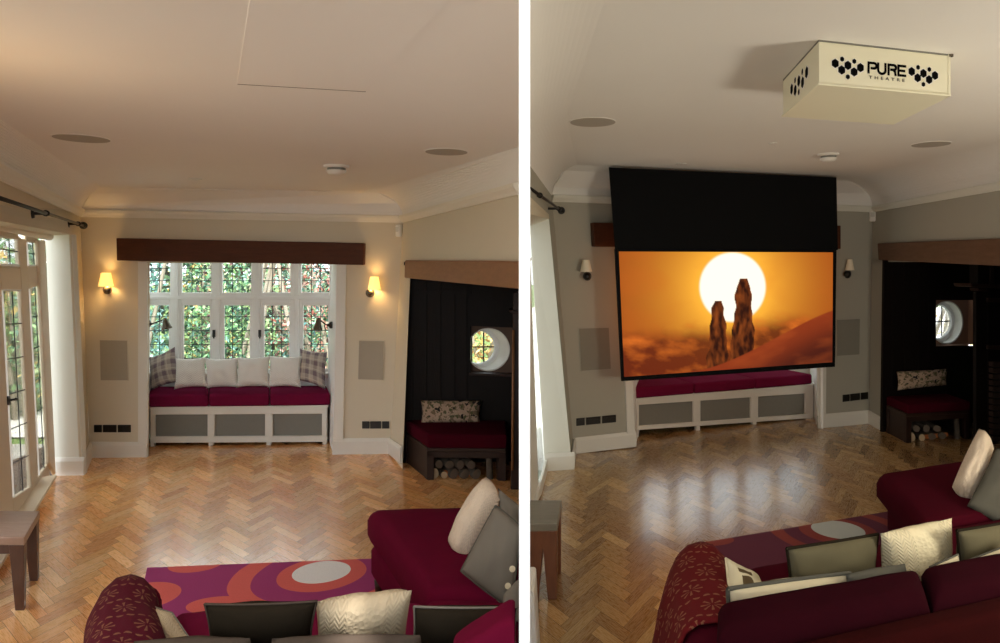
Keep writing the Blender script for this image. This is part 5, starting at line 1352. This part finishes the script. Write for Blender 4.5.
pil('linen_cushion', 'charcoal grey cushion leaning on the chaise at the picture edge', [(997, 447, 4.2), (1035, 470, 4.1), (1015, 534, 3.85), (967, 506, 3.95)], M['greydark'], .12, None, None, 40, .02)
# rug
fl, fr_ = onz(690, 544.5, .012), onz(905, 508.5, .012); dv = V(-.09, -.9, 0); org = V(1.6, 4.5, 0)
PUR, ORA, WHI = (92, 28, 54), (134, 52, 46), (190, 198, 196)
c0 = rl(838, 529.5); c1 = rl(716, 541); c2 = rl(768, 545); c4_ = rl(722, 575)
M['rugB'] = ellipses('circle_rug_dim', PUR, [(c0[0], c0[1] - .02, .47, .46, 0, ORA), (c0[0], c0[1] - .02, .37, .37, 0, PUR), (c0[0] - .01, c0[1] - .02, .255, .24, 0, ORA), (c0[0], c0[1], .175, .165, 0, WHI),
                                          (c1[0], c1[1], .13, .07, .3, ORA), (c4_[0], c4_[1], .2, .14, 0, ORA)])
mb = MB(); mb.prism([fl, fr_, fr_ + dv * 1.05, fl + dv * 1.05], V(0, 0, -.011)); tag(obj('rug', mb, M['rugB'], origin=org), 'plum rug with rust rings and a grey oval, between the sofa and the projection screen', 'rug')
# side table and box by the divide
zt = .42
FR = V((557.5 - PU) / F * 3.81, 3.81, 0); BR = onz(562, 500, zt)
side_table('side_table', 'wooden side table with worn grey top against the white divide', FR, BR, ((part_x(3.81, 1) + .008, 3.80), (part_x(4.18, 1) + .008, BR.y)), zt, .085, wood('chestnut_table_legs', (84, 46, 24), (128, 76, 42), (9, 9, 2), .4, .15), wood('worn_grey_table_top', (98, 92, 80), (134, 126, 110), (2, 9, 2), .4, .15))
mb = MB(); y_ = 2.95; x0_ = part_x(y_, 1) + .006; x1_ = (537 - PU) / F * y_
mb.hexa([V(x0_, y_, 0), V(x1_ + .012, y_, 0), V(x1_ + .012, 3.2, 0), V(part_x(3.2, 1) + .006, 3.2, 0)], [V(x0_, y_, .45), V(x1_ - .012, y_, .45), V(x1_ - .012, 3.2, .45), V(part_x(3.2, 1) + .006, 3.2, .45)])
tag(obj('storage_box', mb, M['plastic'], bevel=.02, seg=4, smooth=True), 'white rounded box end by the white divide, in front of the worn side table', 'box')

# ================================================================== GARDEN
GREEN = [(60, 96, 72), (44, 74, 60), (110, 160, 110), (140, 184, 130), (84, 130, 96), (160, 200, 140), (130, 176, 160), (190, 212, 160)]
BLUE = [(84, 130, 130), (60, 96, 98), (140, 190, 186), (160, 206, 200), (110, 160, 150), (186, 220, 208), (130, 170, 140)]
REDS = [(96, 66, 64), (70, 104, 84), (196, 120, 108), (214, 150, 136), (140, 186, 160), (110, 156, 120), (226, 186, 172), (160, 200, 176)]
AUT = [(230, 196, 120), (210, 176, 120), (150, 170, 110), (238, 214, 160), (180, 140, 90), (130, 160, 110)]
PALE = [(236, 220, 180), (220, 190, 130), (208, 176, 110), (240, 232, 206), (170, 160, 110)]
hg = 'shrubs beyond the bay window'
shrub('shrub', 'blue-green shrub outside the bay window pane nearest the garden doors', (-5.95, 9.6, 1.0), (.55, .45, 1.6), 3600, .036, BLUE, hg)
shrub('shrub', 'green and yellow shrub outside the second column of bay window panes', (-5.45, 10.8, 1.05), (.6, .45, 1.65), 3600, .036, GREEN + AUT[:2], hg)
shrub('shrub', 'mixed green and russet shrub outside the middle column of bay window panes', (-4.5, 9.6, 1.0), (.56, .45, 1.6), 3600, .036, GREEN + REDS[:2], hg)
shrub('shrub', 'reddish shrub outside the fourth column of bay window panes', (-4.15, 10.8, 1.0), (.6, .45, 1.65), 3600, .036, REDS, hg)
shrub('shrub', 'pink and grey-green shrub outside the bay window pane nearest the inglenook', (-3.3, 9.6, 1.0), (.56, .45, 1.6), 3400, .036, REDS + BLUE[:2], hg)
dg_ = 'shrubs beyond the garden doors'
shrub('shrub', 'green shrub seen through the garden doors nearest the reveal', (-6.9, 8.9, .9), (.5, .8, 1.2), 1400, .055, GREEN + AUT[:1], dg_)
shrub('shrub', 'autumn-coloured shrub seen through the middle garden door', (-6.3, 7.2, .8), (.4, .6, 1.1), 1200, .055, AUT + GREEN, dg_)
shrub('shrub', 'dark green shrub further back beyond the garden doors', (-8.2, 10.2, 1.2), (.9, .9, 1.5), 1500, .07, GREEN, dg_)
shrub('shrub', 'golden autumn shrub outside the porthole beside the bay window', (-1.0, 9.2, 1.1), (.6, .35, 1.1), 1200, .05, AUT, None)
shrub('shrub', 'pale sunlit shrub outside the porthole by the projection screen', (5.75, 10.6, 1.2), (.7, .35, 1.1), 170, .05, PALE, None)
t = thing('hedge', 'tall dark hedge standing behind the shrubs beyond the bay window', 'hedge', (-6, 13, -.12))
leaves('foliage', (-6, 13, 2.0), (3.6, .6, 2.1), 3600, .13, [(52, 78, 58), (70, 98, 72), (92, 86, 70), (60, 66, 58), (104, 128, 96)], t, True)
for k in range(5):
    mb = MB(); mb.tube([(-8.4 + k * 1.2, 13, -.12), (-8.3 + k * 1.2, 13, 2.5)], [.07, .04], 7); obj('trunk', mb, M['bark'], t, smooth=True)
mb = MB(); mb.add([V(-7.2, -2, -.11), V(-5.0, -2, -.11), V(-5.2, 7.5, -.11), V(-7.0, 7.5, -.11)], [[0, 1, 2, 3]]); 
struct('path_and_bright_ground', mb, M['path_and_bright_ground'])
mb = MB(); mb.add([V(-7, 7.75, -.1), V(-1.5, 7.75, -.1), V(-1.5, 9.1, -.1), V(-7, 9.1, -.1)], [[0, 1, 2, 3]]); struct('path_and_bright_ground', mb, plain('bounce_ground', (214, 210, 202), .9, .05, 3, .1, 20))  # unseen pale ground added to bounce light up through the bay
mb = MB(); mb.add([V(3.9, 8.9, -.1), V(6.2, 8.9, -.1), V(20, 30, -.1), V(10, 30, -.1)], [[0, 1, 2, 3]]); struct('path_and_bright_ground', mb, M['bright'])  # white ground added so the screen-room porthole looks bright
mb = MB(); mb.add([V(-.34, 6.55, -.108), V(.0, 6.55, -.108), V(.6, 30, -.108), V(-3.2, 30, -.108)], [[0, 1, 2, 3]]); struct('path_and_bright_ground', mb, plain('added_white_ground', (246, 244, 238), .9, .02, 3, .05, 20))  # white ground added to brighten the strip seen through the garden door

# ================================================================== DIVIDE, DAYLIGHT
mb = MB(); y0 = 1.5
f0, f1 = (519 - PU) / F * y0, (530 - PU) / F * y0
y1 = 4.9
mb.prism([V(f0, y0, 0), V(f1, y0, 0), V(f1 - .0507 * (y1 - y0), y1, 0), V(f0 - .0507 * (y1 - y0), y1, 0)], V(0, 0, 2.9))
struct('wall_divide', mb, M['bright'])
mb = MB(); mb.add([V(-40, -10, -.12), V(40, -10, -.12), V(40, 60, -.12), V(-40, 60, -.12)], [[0, 1, 2, 3]]); struct('ground', mb, M['ground'])
mb = MB(); mb.add([V(-40, -10, -.1), V(40, -10, -.1), V(40, 1.2, -.1), V(-40, 1.2, -.1)], [[0, 1, 2, 3]]); struct('ground', mb, plain('dark_ground_absorber', (44, 42, 40), .8, .1, 3, .1, 20))  # unseen dark ground added behind the camera to cut bounce onto the ceilings
# unseen wall added behind the camera to dim the screen room
mb = MB(); mb.prism([V(.9, -.6, 0), V(6, -.6, 0), V(6, -.6, 2.8), V(.9, -.6, 2.8)], V(0, -.1, 0)); mb.prism([V(3.5, 5.6, 0), V(3.7, 1.6, 0), V(3.7, 1.6, 2.8), V(3.5, 5.6, 2.8)], V(.1, 0, 0)) if False else None
struct('wall_rear_blocker', mb, M['wall'])
mb = MB(); mb.prism([V(3.66, 5.45, 0), V(4.4, -.6, 0), V(4.4, -.6, 2.8), V(3.66, 5.45, 2.8)], V(.1, 0, 0)); struct('wall_side', mb, M['wall'])
wd = bpy.data.worlds.new('daylight'); scene.world = wd; wd.use_nodes = True
bg = wd.node_tree.nodes['Background']; bg.inputs[0].default_value = (.93, .97, 1, 1); bg.inputs[1].default_value = 2.3
su = bpy.data.lights.new('sun', 'SUN'); su.energy = 7.0; su.angle = .05; su.color = (1, .95, .88)
so_ = bpy.data.objects.new('sun', su); COL.objects.link(so_); so_.rotation_euler = V(-.3, .42, -.85).to_track_quat('-Z', 'Y').to_euler()
la = bpy.data.lights.new('standard_lamp', 'POINT'); la.energy = 80; la.color = (1, .93, .78); la.shadow_soft_size = .3
lo = bpy.data.objects.new('standard_lamp', la); COL.objects.link(lo); lo.location = (3.0, 2.1, 1.15)
al = bpy.data.lights.new('door_fill_lamp', 'AREA'); al.shape = 'RECTANGLE'; al.size = .6; al.size_y = 2.1; al.energy = 7; al.color = (.96, 1, .94)  # area lamp added outside the door, standing in for bright daylight
ao = bpy.data.objects.new('door_fill_lamp', al); COL.objects.link(ao); pq = RBB.lerp(RTB, .5) + (LD + LDT) * .16 + V(-.045, 0, 0); ao.location = pq
zx = (RTB - RBB).normalized(); nn = V(1, 0, 0); nn = (nn - zx * nn.dot(zx)).normalized(); yy_ = zx.cross(-nn)
from mathutils import Matrix
ao.rotation_euler = Matrix((yy_.cross(zx) if False else zx.cross(-nn), zx, -nn)).transposed().to_euler()
wl = bpy.data.lights.new('window_fill_lamp', 'AREA'); wl.shape = 'RECTANGLE'; wl.size = 2.4; wl.size_y = 1.2; wl.energy = 70; wl.color = (.92, .97, 1)  # unseen area lamp added outside the bay to boost the sky light
wo = bpy.data.objects.new('window_fill_lamp', wl); COL.objects.link(wo); wo.location = (-4.3, 8.9, 2.75); wo.rotation_euler = V(.3, -1, -.55).to_track_quat('-Z', 'Y').to_euler()
lw2 = bpy.data.lights.new('side_sconce', 'POINT'); lw2.energy = 3.5; lw2.color = (1, .6, .25); lw2.shadow_soft_size = .06
lo2 = bpy.data.objects.new('side_sconce', lw2); COL.objects.link(lo2); lo2.location = (-1.85, 2.1, 1.95)
vs = scene.view_settings; scene.display_settings.display_device = 'sRGB'
vs.view_transform = 'Standard'; vs.look = 'None'; vs.gamma = 1; vs.use_curve_mapping = False; vs.exposure = 0.3
scene.cycles.use_denoising = True
scene.cycles.max_bounces = 10; scene.cycles.diffuse_bounces = 6; scene.cycles.transparent_max_bounces = 16
scene.cycles.sample_clamp_indirect = 6
